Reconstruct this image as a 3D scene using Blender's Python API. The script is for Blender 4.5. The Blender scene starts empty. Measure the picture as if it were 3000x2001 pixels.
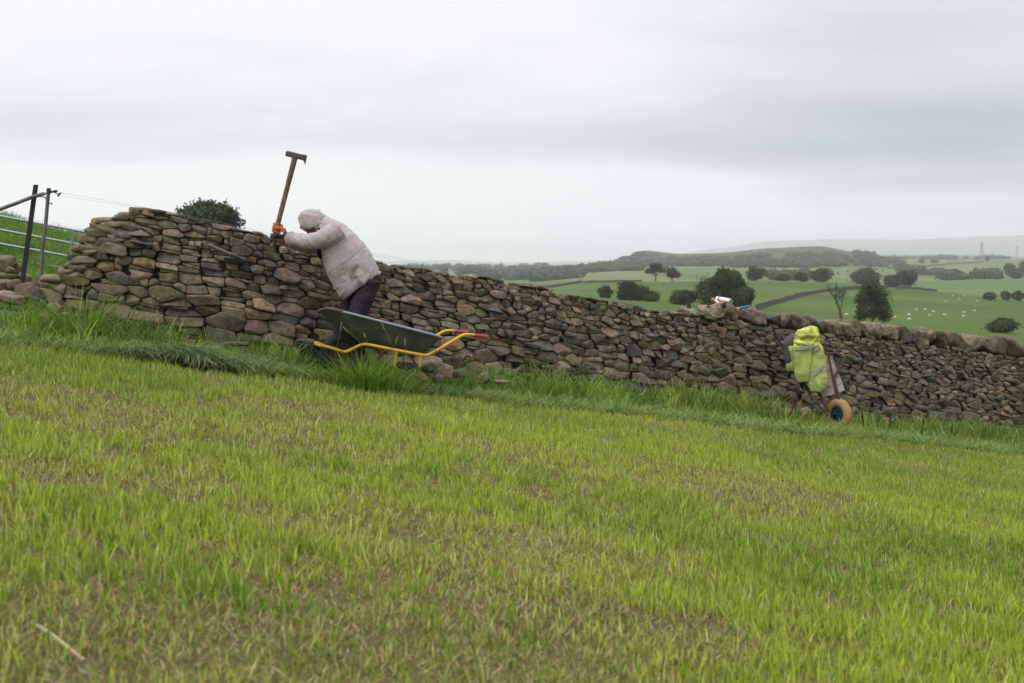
import bpy, bmesh, math, random
import numpy as np
from mathutils import Vector, Matrix

# ------------------------------------------------------------------ camera, world, sun
SC = bpy.context.scene
COL = SC.collection
F = 2917.0; CX = 1500.0; HY = 780.0          # focal length, centre column and horizon row of the 3000 x 2001 photograph
cam_d = bpy.data.cameras.new("camera"); cam = bpy.data.objects.new("camera", cam_d); COL.objects.link(cam)
cam.location = (0, 0, 0); cam.rotation_euler = (math.radians(90), 0, 0)
cam_d.sensor_width = 36; cam_d.lens = 35.0; cam_d.shift_y = (HY - 1000.5) / 3000.0
cam_d.clip_start = 0.05; cam_d.clip_end = 40000
cam_d.dof.use_dof = True; cam_d.dof.focus_distance = 10.0; cam_d.dof.aperture_fstop = 4.0
SC.camera = cam
SC.view_settings.view_transform = 'Standard'; SC.view_settings.look = 'None'
SC.view_settings.exposure = 0.0; SC.view_settings.gamma = 1.0
SC.render.engine = 'CYCLES'
SC.cycles.max_bounces = 6; SC.cycles.diffuse_bounces = 3; SC.cycles.glossy_bounces = 2
SC.cycles.transmission_bounces = 3; SC.cycles.volume_bounces = 3; SC.cycles.transparent_max_bounces = 6

SUN_EL, SUN_ROT = math.radians(52), math.radians(-35)
world = bpy.data.worlds.new("World"); SC.world = world; world.use_nodes = True
W = world.node_tree; W.nodes.clear()
def wn(t, **kw):
    n = W.nodes.new(t)
    for k, v in kw.items(): setattr(n, k, v)
    return n
def wmath(op, a, b=None, clamp=False):
    n = wn('ShaderNodeMath', operation=op); n.use_clamp = clamp
    for i, v in enumerate((a, b)):
        if v is None: continue
        if isinstance(v, (int, float)): n.inputs[i].default_value = v
        else: W.links.new(v, n.inputs[i])
    return n.outputs[0]
tc = wn('ShaderNodeTexCoord'); sep = wn('ShaderNodeSeparateXYZ'); W.links.new(tc.outputs['Generated'], sep.inputs[0])
dx, dy, dz = sep.outputs
den = wmath('ADD', wmath('MAXIMUM', dz, 0.0), 0.16)
cu = wmath('DIVIDE', dx, den); cv = wmath('DIVIDE', dy, den)
cmb = wn('ShaderNodeCombineXYZ'); W.links.new(cu, cmb.inputs[0]); W.links.new(cv, cmb.inputs[1]); W.links.new(wmath('MULTIPLY', dz, 2.0), cmb.inputs[2])
def wnoise(scale, detail, rough, off, vec=cmb.outputs[0], sc=(1, 1, 1)):
    mp = wn('ShaderNodeMapping'); mp.inputs['Location'].default_value = off; mp.inputs['Scale'].default_value = sc
    W.links.new(vec, mp.inputs[0])
    n = wn('ShaderNodeTexNoise'); n.inputs['Scale'].default_value = scale; n.inputs['Detail'].default_value = detail
    n.inputs['Roughness'].default_value = rough; n.inputs['Distortion'].default_value = 0.25; W.links.new(mp.outputs[0], n.inputs['Vector'])
    return n.outputs[0]
n1 = wnoise(0.55, 3.5, 0.5, (3.1, 1.7, 0), sc=(0.55, 1, 1)); n2 = wnoise(1.3, 5.0, 0.52, (8.0, 2.2, 0), sc=(0.5, 1, 1))
def mr(v, a, b, c, d, smooth=True):
    n = wn('ShaderNodeMapRange'); n.interpolation_type = 'SMOOTHSTEP' if smooth else 'LINEAR'
    for i, q in enumerate((v, a, b, c, d)):
        if isinstance(q, (int, float)): n.inputs[i].default_value = q
        else: W.links.new(q, n.inputs[i])
    return n.outputs[0]
azr = wmath('DIVIDE', dx, wmath('MAXIMUM', wmath('ABSOLUTE', dy), 0.05))
ramp_az = mr(azr, -0.2, 0.5, -0.1, 0.6)
elev = wmath('DIVIDE', dz, wmath('MAXIMUM', wmath('ABSOLUTE', dy), 0.05))
band = wmath('MULTIPLY', mr(elev, 0.06, 0.12, 0.0, 0.2), mr(elev, 0.14, 0.22, 1.0, 0.0))      # the darker cloud belt low down
lowr = wmath('MULTIPLY', wmath('MULTIPLY', mr(elev, 0.07, 0.13, 1.0, 0.0), mr(azr, 0.12, 0.35, 1.0, 0.0)), -0.9)
g = wmath('ADD', ramp_az, band)
g = wmath('ADD', g, wmath('MULTIPLY', wmath('SUBTRACT', n1, 0.5), 2.0))
g = wmath('ADD', g, wmath('MULTIPLY', wmath('SUBTRACT', n2, 0.5), 1.3))
g = wmath('ADD', g, lowr, clamp=True)
mixc = wn('ShaderNodeMix', data_type='RGBA'); W.links.new(g, mixc.inputs[0])
mixc.inputs[6].default_value = (0.93, 0.935, 0.96, 1); mixc.inputs[7].default_value = (0.46, 0.505, 0.595, 1)
zen = wmath('MULTIPLY', mr(dz, 0.29, 0.9, 1.0, 2.5), mr(dz, 0.0, 0.13, 1.2, 1.0))
bgc = wn('ShaderNodeBackground'); W.links.new(mixc.outputs[2], bgc.inputs[0]); W.links.new(zen, bgc.inputs[1])
sky = wn('ShaderNodeTexSky'); sky.sky_type = 'NISHITA'; sky.sun_disc = False
sky.sun_elevation = SUN_EL; sky.sun_rotation = SUN_ROT
bgs = wn('ShaderNodeBackground'); W.links.new(sky.outputs[0], bgs.inputs[0]); bgs.inputs[1].default_value = 0.004
add = wn('ShaderNodeAddShader'); W.links.new(bgc.outputs[0], add.inputs[0]); W.links.new(bgs.outputs[0], add.inputs[1])
wo = wn('ShaderNodeOutputWorld'); W.links.new(add.outputs[0], wo.inputs[0])

sl = bpy.data.lights.new("sun", 'SUN'); sl.energy = 1.0; sl.angle = math.radians(25); sl.color = (1.0, 0.97, 0.92)
so = bpy.data.objects.new("sun", sl); COL.objects.link(so)
# sun high behind the camera's left shoulder, veiled by cloud
so.rotation_euler = (math.radians(90) - SUN_EL, 0, SUN_ROT)

# ------------------------------------------------------------------ helpers
def P(x, y, D):                     # a pixel of the photograph at depth D -> world point
    return Vector(((x - CX) / F * D, D, -(y - HY) / F * D))
def lin(r, g, b):
    f = lambda c: (c / 255 / 12.92) if c <= 10 else ((c / 255 + 0.055) / 1.055) ** 2.4
    return (f(r), f(g), f(b))
def _h(ix, iy, iz, seed):
    with np.errstate(over='ignore'):
        h = (ix.astype(np.int64) * 374761393 + iy.astype(np.int64) * 668265263 + iz.astype(np.int64) * 2147483647 + seed * 974634777) & 0xFFFFFFFF
        h = (h ^ (h >> 13)) * 1274126177 & 0xFFFFFFFF
        h = (h ^ (h >> 16)) * 2246822519 & 0xFFFFFFFF
        h = h ^ (h >> 15)
    return (h & 0xFFFFFF) / float(0xFFFFFF)
def vn3(x, y, z, seed=0):
    x = np.asarray(x, float); y = np.asarray(y, float) + 0 * x; z = np.asarray(z, float) + 0 * x
    ix, iy, iz = np.floor(x), np.floor(y), np.floor(z)
    fx, fy, fz = x - ix, y - iy, z - iz
    fx, fy, fz = [t * t * (3 - 2 * t) for t in (fx, fy, fz)]
    r = 0
    for a in (0, 1):
        for b in (0, 1):
            for c in (0, 1):
                r = r + _h(ix + a, iy + b, iz + c, seed) * (fx if a else 1 - fx) * (fy if b else 1 - fy) * (fz if c else 1 - fz)
    return r
def fbm(x, y, z=0.0, seed=0, o=3):
    s = 0; a = 1; t = 0
    for i in range(o):
        s = s + a * vn3(np.asarray(x) * 2 ** i, np.asarray(y) * 2 ** i, np.asarray(z) * 2 ** i, seed + i * 17); t += a; a *= 0.5
    return s / t
def sstep(a, b, x):
    t = np.clip((x - a) / (b - a), 0, 1); return t * t * (3 - 2 * t)

def mesh_np(name, V, faces_by_n, cols=None, mat=None, smooth=True):
    """faces_by_n: list of int arrays (m,k)"""
    me = bpy.data.meshes.new(name)
    V = np.asarray(V, np.float32); me.vertices.add(len(V)); me.vertices.foreach_set('co', V.ravel())
    loops = np.concatenate([f.ravel() for f in faces_by_n]).astype(np.int32)
    tot = np.concatenate([np.full(len(f), f.shape[1]) for f in faces_by_n]).astype(np.int32)
    st = np.concatenate([[0], np.cumsum(tot)[:-1]]).astype(np.int32)
    me.loops.add(len(loops)); me.loops.foreach_set('vertex_index', loops)
    me.polygons.add(len(tot)); me.polygons.foreach_set('loop_start', st)
    try: me.polygons.foreach_set('loop_total', tot)
    except Exception: pass
    me.update(calc_edges=True)
    if smooth: me.polygons.foreach_set('use_smooth', np.ones(len(tot), bool))
    if cols is not None:
        c = np.ones((len(V), 4), np.float32); c[:, :3] = cols
        at = me.color_attributes.new('Col', 'FLOAT_COLOR', 'POINT'); at.data.foreach_set('color', c.ravel())
    if mat: me.materials.append(mat)
    return me
def tag(o, label=None, cat=None, group=None, kind=None):
    for k, v in (('label', label), ('category', cat), ('group', group), ('kind', kind)):
        if v: o[k] = v
    return o
def link(name, me, parent=None, origin=None, **t):
    """link one mesh; origin = its base point in world space (top-level things), vertices are given in world space"""
    o = bpy.data.objects.new(name, me); COL.objects.link(o)
    if parent is not None:
        me.transform(Matrix.Translation(-parent_world(parent))); o.parent = parent
    else:
        if origin is None:
            n = len(me.vertices); a = np.empty(n * 3); me.vertices.foreach_get('co', a); a = a.reshape(-1, 3)
            lo, hi = a.min(0), a.max(0); origin = Vector(((lo[0] + hi[0]) / 2, (lo[1] + hi[1]) / 2, lo[2]))
        if t.get('kind') != 'structure':
            me.transform(Matrix.Translation(-Vector(origin))); o.location = origin
    return tag(o, **t)
def parent_world(p):
    v = Vector(p.location)
    while p.parent: p = p.parent; v += p.location
    return v
def thing(name, loc, label, cat, group=None):
    o = bpy.data.objects.new(name, None); COL.objects.link(o); o.location = loc; o.empty_display_size = 0.2
    return tag(o, label, cat, group)

class MB:
    """collects shapes of one part"""
    def __init__(s): s.v = []; s.f = []; s.c = []; s.cur = (1, 1, 1)
    def add(s, vs, fs, col=None):
        b = len(s.v); s.v += [tuple(v) for v in vs]; s.f += [tuple(i + b for i in f) for f in fs]; s.c += [col or s.cur] * len(vs); return s
    def ring_loft(s, rings, cap=True, closed=True):
        n = len(rings[0]); vs = [v for r in rings for v in r]; fs = []
        for i in range(len(rings) - 1):
            for j in range(n if closed else n - 1):
                a, b = i * n + j, i * n + (j + 1) % n
                fs.append((a, b, b + n, a + n))
        if cap and closed: fs.append(tuple(range(n))[::-1]); fs.append(tuple(range(len(vs) - n, len(vs))))
        return s.add(vs, fs)
    def tube(s, pts, rad, n=10, cap=True, flat=1.0):
        pts = [Vector(p) for p in pts]
        if not isinstance(rad, (list, tuple)): rad = [rad] * len(pts)
        rings = []; up = None
        for i, p in enumerate(pts):
            d = (pts[min(i + 1, len(pts) - 1)] - pts[max(i - 1, 0)]).normalized()
            if up is None: up = Vector((0, 0, 1)) if abs(d.z) < 0.9 else Vector((1, 0, 0))
            a = d.cross(up).normalized(); b = a.cross(d).normalized(); up = b
            rings.append([p + (a * math.cos(t) + b * math.sin(t) * flat) * rad[i] for t in [2 * math.pi * k / n for k in range(n)]])
        return s.ring_loft(rings, cap)
    def box(s, c, sx, sy, sz, ax=None, bev=0.0):
        ax = ax or Matrix.Identity(3); c = Vector(c)
        if bev:
            bm = bmesh.new(); bmesh.ops.create_cube(bm, size=1)
            for v in bm.verts: v.co = Vector((v.co.x * sx, v.co.y * sy, v.co.z * sz))
            bmesh.ops.bevel(bm, geom=bm.edges[:], offset=bev, segments=2, affect='EDGES', profile=0.6)
            bm.verts.index_update(); s.add([c + ax @ v.co for v in bm.verts], [[v.index for v in f.verts] for f in bm.faces]); bm.free(); return s
        vs = [c + ax @ Vector((x * sx / 2, y * sy / 2, z * sz / 2)) for x in (-1, 1) for y in (-1, 1) for z in (-1, 1)]
        return s.add(vs, [(0, 1, 3, 2), (4, 6, 7, 5), (0, 4, 5, 1), (2, 3, 7, 6), (0, 2, 6, 4), (1, 5, 7, 3)])
    def ell(s, c, r, ax=None, n=14, m=9):
        ax = ax or Matrix.Identity(3); c = Vector(c); vs = []; fs = []
        for i in range(1, m):
            ph = math.pi * i / m
            for j in range(n):
                th = 2 * math.pi * j / n
                vs.append(c + ax @ Vector((r[0] * math.sin(ph) * math.cos(th), r[1] * math.sin(ph) * math.sin(th), r[2] * math.cos(ph))))
        for i in range(m - 2):
            for j in range(n): fs.append((i * n + j, (i + 1) * n + j, (i + 1) * n + (j + 1) % n, i * n + (j + 1) % n))
        t = len(vs); vs += [c + ax @ Vector((0, 0, r[2])), c - ax @ Vector((0, 0, r[2]))]
        for j in range(n): fs.append((t, j, (j + 1) % n)); fs.append((t + 1, (m - 2) * n + (j + 1) % n, (m - 2) * n + j))
        return s.add(vs, fs)
    def mesh(s, name, mat=None, smooth=True, cols=False):
        me = bpy.data.meshes.new(name); me.from_pydata(s.v, [], s.f); me.update()
        if smooth:
            me.polygons.foreach_set('use_smooth', [True] * len(me.polygons))
            try: me.set_sharp_from_angle(angle=math.radians(38))
            except Exception: pass
        if cols:
            at = me.color_attributes.new('Col', 'FLOAT_COLOR', 'POINT')
            at.data.foreach_set('color', [q for c in s.c for q in (*c, 1.0)])
        if mat: me.materials.append(mat)
        return me
def rotm(deg, axis): return Matrix.Rotation(math.radians(deg), 3, axis)
def basis(x, z):                    # 3x3 frame with local X along x, Z near z
    x = Vector(x).normalized(); y = Vector(z).cross(x).normalized(); z = x.cross(y)
    return Matrix((x, y, z)).transposed()
def spline(pts, n=6):
    pts = [Vector(p) for p in pts]; out = []
    q = [pts[0] * 2 - pts[1]] + pts + [pts[-1] * 2 - pts[-2]]
    for i in range(1, len(q) - 2):
        for k in range(n):
            t = k / n; a, b, c, d = q[i - 1:i + 3]
            out.append(0.5 * ((2 * b) + (c - a) * t + (2 * a - 5 * b + 4 * c - d) * t * t + (3 * b - a - 3 * c + d) * t ** 3))
    return out + [pts[-1]]

# ------------------------------------------------------------------ materials
def mat(name, col=(0.5, 0.5, 0.5), rough=0.7, metal=0.0, var=0.0, vscale=8.0, col2=None, bump=0.0, bscale=40.0, attr=False, spec=0.3,
        trans=0.0, lichen=0.0, moss=None, stain=None, sheen=0.0):
    m = bpy.data.materials.new(name); m.use_nodes = True; T = m.node_tree; N = T.nodes; L = T.links
    b = N['Principled BSDF']; out = N['Material Output']
    b.inputs['Roughness'].default_value = rough; b.inputs['Metallic'].default_value = metal; b.inputs['Specular IOR Level'].default_value = spec
    if sheen: b.inputs['Sheen Weight'].default_value = sheen
    tcn = N.new('ShaderNodeTexCoord')
    def noise(scale, detail=4, rough=0.6, dist=0.0):
        n = N.new('ShaderNodeTexNoise'); n.inputs['Scale'].default_value = scale; n.inputs['Detail'].default_value = detail
        n.inputs['Roughness'].default_value = rough; n.inputs['Distortion'].default_value = dist
        L.new(tcn.outputs['Object'], n.inputs['Vector']); return n.outputs[0]
    def mrange(v, a, c, d, e):
        n = N.new('ShaderNodeMapRange'); L.new(v, n.inputs[0])
        for i, q in enumerate((a, c, d, e)): n.inputs[i + 1].default_value = q
        return n.outputs[0]
    def mix(f, a, c, mode='MIX'):
        n = N.new('ShaderNodeMix'); n.data_type = 'RGBA'; n.blend_type = mode
        for i, q in ((0, f), (6, a), (7, c)):
            if hasattr(q, 'is_linked') or hasattr(q, 'links'): L.new(q, n.inputs[i])
            elif isinstance(q, (int, float)): n.inputs[i].default_value = q
            else: n.inputs[i].default_value = (*q[:3], 1)
        return n.outputs[2]
    if attr:
        a = N.new('ShaderNodeAttribute'); a.attribute_name = 'Col'; c = a.outputs['Color']
        if attr == 'mul': c = mix(1.0, c, col, 'MULTIPLY')
    else:
        r = N.new('ShaderNodeRGB'); r.outputs[0].default_value = (*col, 1); c = r.outputs[0]
    if col2: c = mix(mrange(noise(vscale, 5, 0.65, 0.4), 0.42, 0.62, 0, 1), c, col2)
    if var:
        g = mrange(noise(vscale * 1.7, 6, 0.7), 0.25, 0.75, 1 - var, 1 + var)
        cc = N.new('ShaderNodeCombineColor')
        for i in range(3): L.new(g, cc.inputs[i])
        c = mix(1.0, c, cc.outputs[0], 'MULTIPLY')
    if moss: c = mix(mrange(noise(moss[1], 5, 0.7, 0.5), 0.5, 0.68, 0, moss[2]), c, moss[0])
    if stain: c = mix(mrange(noise(stain[1], 5, 0.75, 0.6), stain[3], stain[3] + 0.14, 0, stain[2]), c, stain[0])
    if lichen:
        v = N.new('ShaderNodeTexVoronoi'); v.inputs['Scale'].default_value = 26; L.new(tcn.outputs['Object'], v.inputs['Vector'])
        sp = mrange(v.outputs['Distance'], 0.10, 0.2, 1, 0)
        mm = N.new('ShaderNodeMath'); mm.operation = 'MULTIPLY'; L.new(sp, mm.inputs[0]); L.new(mrange(noise(5, 3), 0.5, 0.66, 0, lichen), mm.inputs[1])
        c = mix(mm.outputs[0], c, (0.42, 0.42, 0.36))
    L.new(c, b.inputs['Base Color'])
    if bump:
        bp = N.new('ShaderNodeBump'); bp.inputs['Strength'].default_value = 1.0; bp.inputs['Distance'].default_value = bump
        L.new(noise(bscale, 6, 0.7), bp.inputs['Height']); L.new(bp.outputs[0], b.inputs['Normal'])
    if trans:
        t = N.new('ShaderNodeBsdfTranslucent'); L.new(c, t.inputs[0]); mx = N.new('ShaderNodeMixShader'); mx.inputs[0].default_value = trans
        L.new(b.outputs[0], mx.inputs[1]); L.new(t.outputs[0], mx.inputs[2]); L.new(mx.outputs[0], out.inputs[0])
    return m

M = dict(
    stone=mat('wall_stone', attr=True, rough=0.85, var=0.6, vscale=11, bump=0.022, bscale=24, lichen=0.8, moss=((0.065, 0.07, 0.026), 3.4, 0.7), stain=((0.05, 0.045, 0.038), 6.5, 0.55, 0.53), spec=0.25),
    rock=mat('loose_rock', attr=True, rough=0.85, var=0.6, vscale=11, bump=0.022, bscale=24, lichen=0.6, moss=((0.08, 0.09, 0.03), 4, 0.5), spec=0.25),
    core=mat('hearting', (0.075, 0.067, 0.055), rough=0.95, var=0.5, vscale=14, bump=0.03, bscale=16),
    grass=mat('grass_blade', attr=True, rough=0.5, trans=0.3, spec=0.25),
    thatch=mat('thatch', attr=True, rough=0.8, trans=0.25, spec=0.1),
    foliage=mat('foliage', attr=True, rough=0.6, trans=0.25, spec=0.15),
    ground=mat('ground', attr=True, rough=0.95, var=0.3, vscale=0.9, spec=0.1),
    bark=mat('bark', (0.09, 0.075, 0.055), rough=0.9, var=0.4, vscale=3),
    galv=mat('galvanised_steel', (0.34, 0.36, 0.38), rough=0.42, metal=0.6, var=0.18, vscale=18),
    pole=mat('weathered_pole', (0.17, 0.18, 0.18), rough=0.6, metal=0.3, var=0.35, vscale=11, col2=(0.12, 0.1, 0.085)),
    blackpost=mat('black_post', (0.018, 0.021, 0.024), rough=0.55, var=0.3, vscale=10),
    rust=mat('rusty_steel', (0.10, 0.05, 0.032), rough=0.8, metal=0.2, var=0.45, vscale=30, col2=(0.05, 0.035, 0.03), bump=0.002, bscale=90),
    yellow=mat('yellow_paint', (0.62, 0.36, 0.012), rough=0.42, var=0.14, vscale=14, stain=((0.14, 0.09, 0.04), 14, 0.75, 0.54), spec=0.45),
    red=mat('red_rubber', (0.34, 0.05, 0.045), rough=0.5, var=0.2, vscale=22),
    tub=mat('green_tub', (0.050, 0.063, 0.061), rough=0.42, var=0.14, vscale=7, stain=((0.15, 0.135, 0.11), 4.5, 0.55, 0.48), spec=0.45, bump=0.001, bscale=80),
    rim=mat('tub_rim', (0.26, 0.29, 0.31), rough=0.4, metal=0.3, var=0.2, vscale=12),
    rimrust=mat('rim_rust', (0.12, 0.075, 0.052), rough=0.85, var=0.4, vscale=40),
    rubber=mat('black_rubber', (0.02, 0.021, 0.022), rough=0.7, var=0.35, vscale=9, bump=0.003, bscale=60),
    jacket=mat('cotton_jacket', (0.40, 0.35, 0.335), rough=0.85, var=0.1, vscale=14, bump=0.009, bscale=15, stain=((0.23, 0.175, 0.115), 5.5, 0.6, 0.56), attr='mul', sheen=0.2, spec=0.15),
    trousers=mat('work_trousers', (0.036, 0.029, 0.036), rough=0.85, var=0.25, vscale=12, bump=0.006, bscale=22, stain=((0.11, 0.085, 0.06), 6, 0.35, 0.58), spec=0.15),
    skin=mat('skin', (0.30, 0.15, 0.11), rough=0.6, var=0.1, vscale=20),
    skin2=mat('flushed_face', (0.25, 0.10, 0.075), rough=0.6, var=0.1, vscale=20),
    glove_o=mat('orange_glove', (0.42, 0.095, 0.025), rough=0.8, var=0.3, vscale=40, stain=((0.09, 0.05, 0.03), 22, 0.8, 0.52), bump=0.003, bscale=120),
    glove_d=mat('teal_glove', (0.022, 0.055, 0.062), rough=0.6, var=0.3, vscale=40, stain=((0.15, 0.13, 0.1), 24, 0.6, 0.56), bump=0.003, bscale=120),
    boot=mat('boot_leather', (0.03, 0.022, 0.016), rough=0.7, var=0.3, vscale=20),
    wood=mat('hammer_wood', (0.19, 0.12, 0.07), rough=0.7, var=0.3, vscale=26, col2=(0.11, 0.07, 0.045)),
    steel=mat('dark_steel', (0.10, 0.085, 0.075), rough=0.6, metal=0.4, var=0.4, vscale=24),
    plank=mat('weathered_plank', (0.30, 0.245, 0.20), rough=0.85, var=0.25, vscale=9, bump=0.004, bscale=30, stain=((0.14, 0.11, 0.09), 7, 0.5, 0.55)),
    tyre_y=mat('ochre_tyre', (0.33, 0.205, 0.075), rough=0.8, var=0.2, vscale=20, stain=((0.2, 0.12, 0.05), 10, 0.5, 0.58)),
    blue_rim=mat('blue_hub', (0.012, 0.036, 0.055), rough=0.55, var=0.3, vscale=16),
    hivis=mat('hivis_yellow', (0.60, 0.67, 0.12), rough=0.75, var=0.12, vscale=10, stain=((0.20, 0.22, 0.07), 4.2, 0.85, 0.46), bump=0.006, bscale=14, attr='mul', spec=0.2),
    reflect=mat('reflective_tape', (0.30, 0.31, 0.31), rough=0.45, var=0.2, vscale=16),
    lining=mat('pale_lining', (0.62, 0.66, 0.42), rough=0.8, var=0.1),
    quilt=mat('quilted_lining', (0.075, 0.065, 0.075), rough=0.8, var=0.2, vscale=20),
    flask=mat('steel_flask', (0.62, 0.62, 0.60), rough=0.3, metal=0.75, var=0.06),
    flaskb=mat('flask_base', (0.30, 0.34, 0.27), rough=0.4, metal=0.4, var=0.15),
    black=mat('black_plastic', (0.02, 0.02, 0.02), rough=0.5),
    white=mat('white_plastic', (0.72, 0.73, 0.70), rough=0.4),
    orange=mat('orange_plastic', (0.62, 0.22, 0.03), rough=0.45),
    cream=mat('cream_wood', (0.52, 0.44, 0.24), rough=0.7, var=0.25, vscale=30),
    palewood=mat('pale_wood', (0.42, 0.30, 0.20), rough=0.75, var=0.3, vscale=40),
    blue=mat('blue_plastic', (0.02, 0.11, 0.42), rough=0.38, spec=0.5, var=0.1),
    wool=mat('wool', (0.66, 0.64, 0.55), rough=0.95, var=0.1, vscale=2),
    wire=mat('fence_wire', (0.22, 0.23, 0.24), rough=0.5, metal=0.3),
    petal=mat('yellow_petal', (0.75, 0.55, 0.02), rough=0.6), petalw=mat('white_petal', (0.7, 0.7, 0.62), rough=0.6),
    stem=mat('green_stem', (0.11, 0.19, 0.045), rough=0.6, trans=0.2), leafm=mat('broad_leaf', (0.10, 0.21, 0.035), rough=0.5, trans=0.3, var=0.25, vscale=20),
    dock=mat('rusty_dock', (0.17, 0.06, 0.03), rough=0.8, var=0.4, vscale=60),
    straw=mat('straw', (0.40, 0.34, 0.18), rough=0.7, var=0.2, vscale=30),
    pylon=mat('pylon_steel', (0.22, 0.23, 0.24), rough=0.6, metal=0.3),
)
RS = np.random.RandomState(7); random.seed(11)

# ------------------------------------------------------------------ terrain
KD = np.array([35, 60, 150, 300, 450, 600, 750, 900, 1200, 1700, 2300, 2600, 3200, 4400, 6000, 8000, 13500.])
COLS = {
 -900: [520, 560, 620, 680, 710, 730, 740, 750, 760, 765, 765, 765, 766, 766, 768, 768, 775],
    0: [646, 690, 705, 715, 730, 745, 755, 765, 770, 775, 776, 776, 776, 776, 776, 776, 778],
  110: [670, 700, 705, 720, 735, 745, 755, 765, 770, 775, 776, 776, 776, 776, 776, 776, 778],
  240: [703, 715, 706, 720, 735, 745, 755, 765, 770, 775, 776, 776, 776, 776, 776, 776, 778],
  620: [745, 725, 702, 718, 740, 760, 768, 775, 780, 782, 780, 779, 778, 776, 774, 772, 776],
 1000: [860, 815, 795, 800, 806, 806, 802, 798, 795, 792, 790, 788, 784, 776, 770, 766, 770],
 1300: [920, 885, 865, 850, 846, 838, 832, 825, 815, 802, 794, 790, 784, 776, 769, 763, 768],
 1500: [960, 935, 905, 868, 850, 851, 846, 838, 825, 808, 797, 792, 786, 778, 773, 769, 772],
 1600: [972, 942, 910, 872, 848, 840, 842, 836, 822, 804, 790, 786, 782, 776, 773, 769, 772],
 1700: [985, 950, 915, 876, 846, 829, 836, 832, 816, 796, 783, 778, 779, 776, 772, 767, 770],
 1800: [1000, 958, 920, 880, 848, 827, 833, 830, 815, 790, 773, 766, 772, 775, 768, 763, 768],
 1850: [1010, 961, 922, 882, 849, 826, 831, 829, 814, 788, 757, 749, 762, 774, 767, 761, 767],
 1900: [1020, 965, 925, 884, 850, 826, 829, 828, 813, 784, 742, 733, 756, 772, 764, 757, 764],
 1990: [1032, 972, 928, 888, 852, 825, 828, 827, 812, 780, 749, 742, 758, 771, 755, 745, 755],
 2100: [1050, 985, 932, 898, 856, 823, 829, 827, 811, 779, 748, 739, 756, 768, 745, 728, 740],
 2250: [1080, 1005, 945, 906, 858, 822, 830, 828, 812, 780, 732, 725, 750, 762, 730, 708, 720],
 2400: [1110, 1030, 960, 915, 862, 826, 836, 833, 815, 780, 726, 719, 745, 756, 720, 702, 710],
 2520: [1140, 1050, 980, 930, 870, 832, 844, 838, 818, 784, 748, 742, 750, 746, 712, 703, 708],
 2650: [1170, 1070, 1000, 945, 876, 844, 852, 842, 820, 790, 768, 763, 760, 741, 710, 704, 712],
 2780: [1200, 1095, 1010, 955, 886, 856, 860, 844, 820, 788, 769, 772, 758, 739, 710, 696, 706],
 2900: [1225, 1115, 1020, 963, 898, 872, 861, 845, 816, 786, 769, 774, 756, 740, 708, 692, 700],
 3000: [1247, 1130, 1026, 968, 908, 880, 862, 846, 812, 786, 772, 776, 760, 748, 705, 689, 698],
 3900: [1420, 1250, 1080, 990, 930, 890, 865, 845, 810, 786, 774, 774, 755, 735, 702, 685, 695],
}
for _k in COLS: COLS[_k][-1] = max(COLS[_k][-1], 748)
CXS = np.array(sorted(COLS)); CT = np.array([COLS[k] for k in CXS], float)
LK = np.log(KD)
def smooth_interp(xs, ys, x):      # monotone-ish cubic (smoothstep blended with linear)
    i = np.clip(np.searchsorted(xs, x) - 1, 0, len(xs) - 2); t = np.clip((x - xs[i]) / (xs[i + 1] - xs[i]), 0, 1)
    t = 0.5 * t + 0.5 * t * t * (3 - 2 * t); return ys[i] * (1 - t) + ys[i + 1] * t
def prof_y(px, D):
    px = np.asarray(px, float); D = np.asarray(D, float)
    i = np.clip(np.searchsorted(CXS, px) - 1, 0, len(CXS) - 2); t = np.clip((px - CXS[i]) / (CXS[i + 1] - CXS[i]), 0, 1)
    t = 0.5 * t + 0.5 * t * t * (3 - 2 * t)
    l = np.log(np.clip(D, KD[0], KD[-1])); j = np.clip(np.searchsorted(LK, l) - 1, 0, len(LK) - 2); u = np.clip((l - LK[j]) / (LK[j + 1] - LK[j]), 0, 1)
    u = 0.45 * u + 0.55 * u * u * (3 - 2 * u)
    return (CT[i, j] * (1 - t) + CT[i + 1, j] * t) * (1 - u) + (CT[i, j + 1] * (1 - t) + CT[i + 1, j + 1] * t) * u
def ground(X, Y):
    X = np.asarray(X, float); Y = np.asarray(Y, float)
    r = np.hypot(X, Y); th = np.arctan2(X, Y); tcl = np.clip(th, -0.68, 0.68)
    px = CX + F * np.tan(tcl)
    # behind the camera blend the two outer columns into each other
    back = sstep(1.2, math.pi, np.abs(th))
    ye = np.where(th > 0, 3900, -900); 
    D = r * np.cos(tcl)
    y = prof_y(px, D); ymean = 0.5 * (prof_y(np.full_like(D, -900.), D) + prof_y(np.full_like(D, 3900.), D))
    y = y * (1 - back) + ymean * back
    zfar = -(y - HY) / F * D
    amp = np.clip((r - 200) / 2500, 0, 1)
    zfar = zfar + amp * 9 * (fbm(X / 260, Y / 260, 0, 5, 3) - 0.5) * np.clip((3600 - r) / 800, 0, 1) + amp * 34 * (fbm(X / 700, Y / 700, 0, 9, 3) - 0.5) * np.clip((r - 4400) / 1500, 0, 1)
    Xc = np.clip(X, -9, 14)
    znear = -0.9 - 0.042 * Y - 0.16 * Xc + 0.05 * (fbm(X / 1.6, Y / 1.6, 0, 3, 2) - 0.5) + 0.06 * (vn3(X / 4, Y / 4, 0, 31) - 0.5)
    w = sstep(15, 33, r)
    return znear * (1 - w) + zfar * w
def gz(x, y): return float(ground(np.array([x]), np.array([y]))[0])
def on_ground(px, D): X = (px - CX) / F * D; return Vector((X, D, gz(X, D)))
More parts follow.
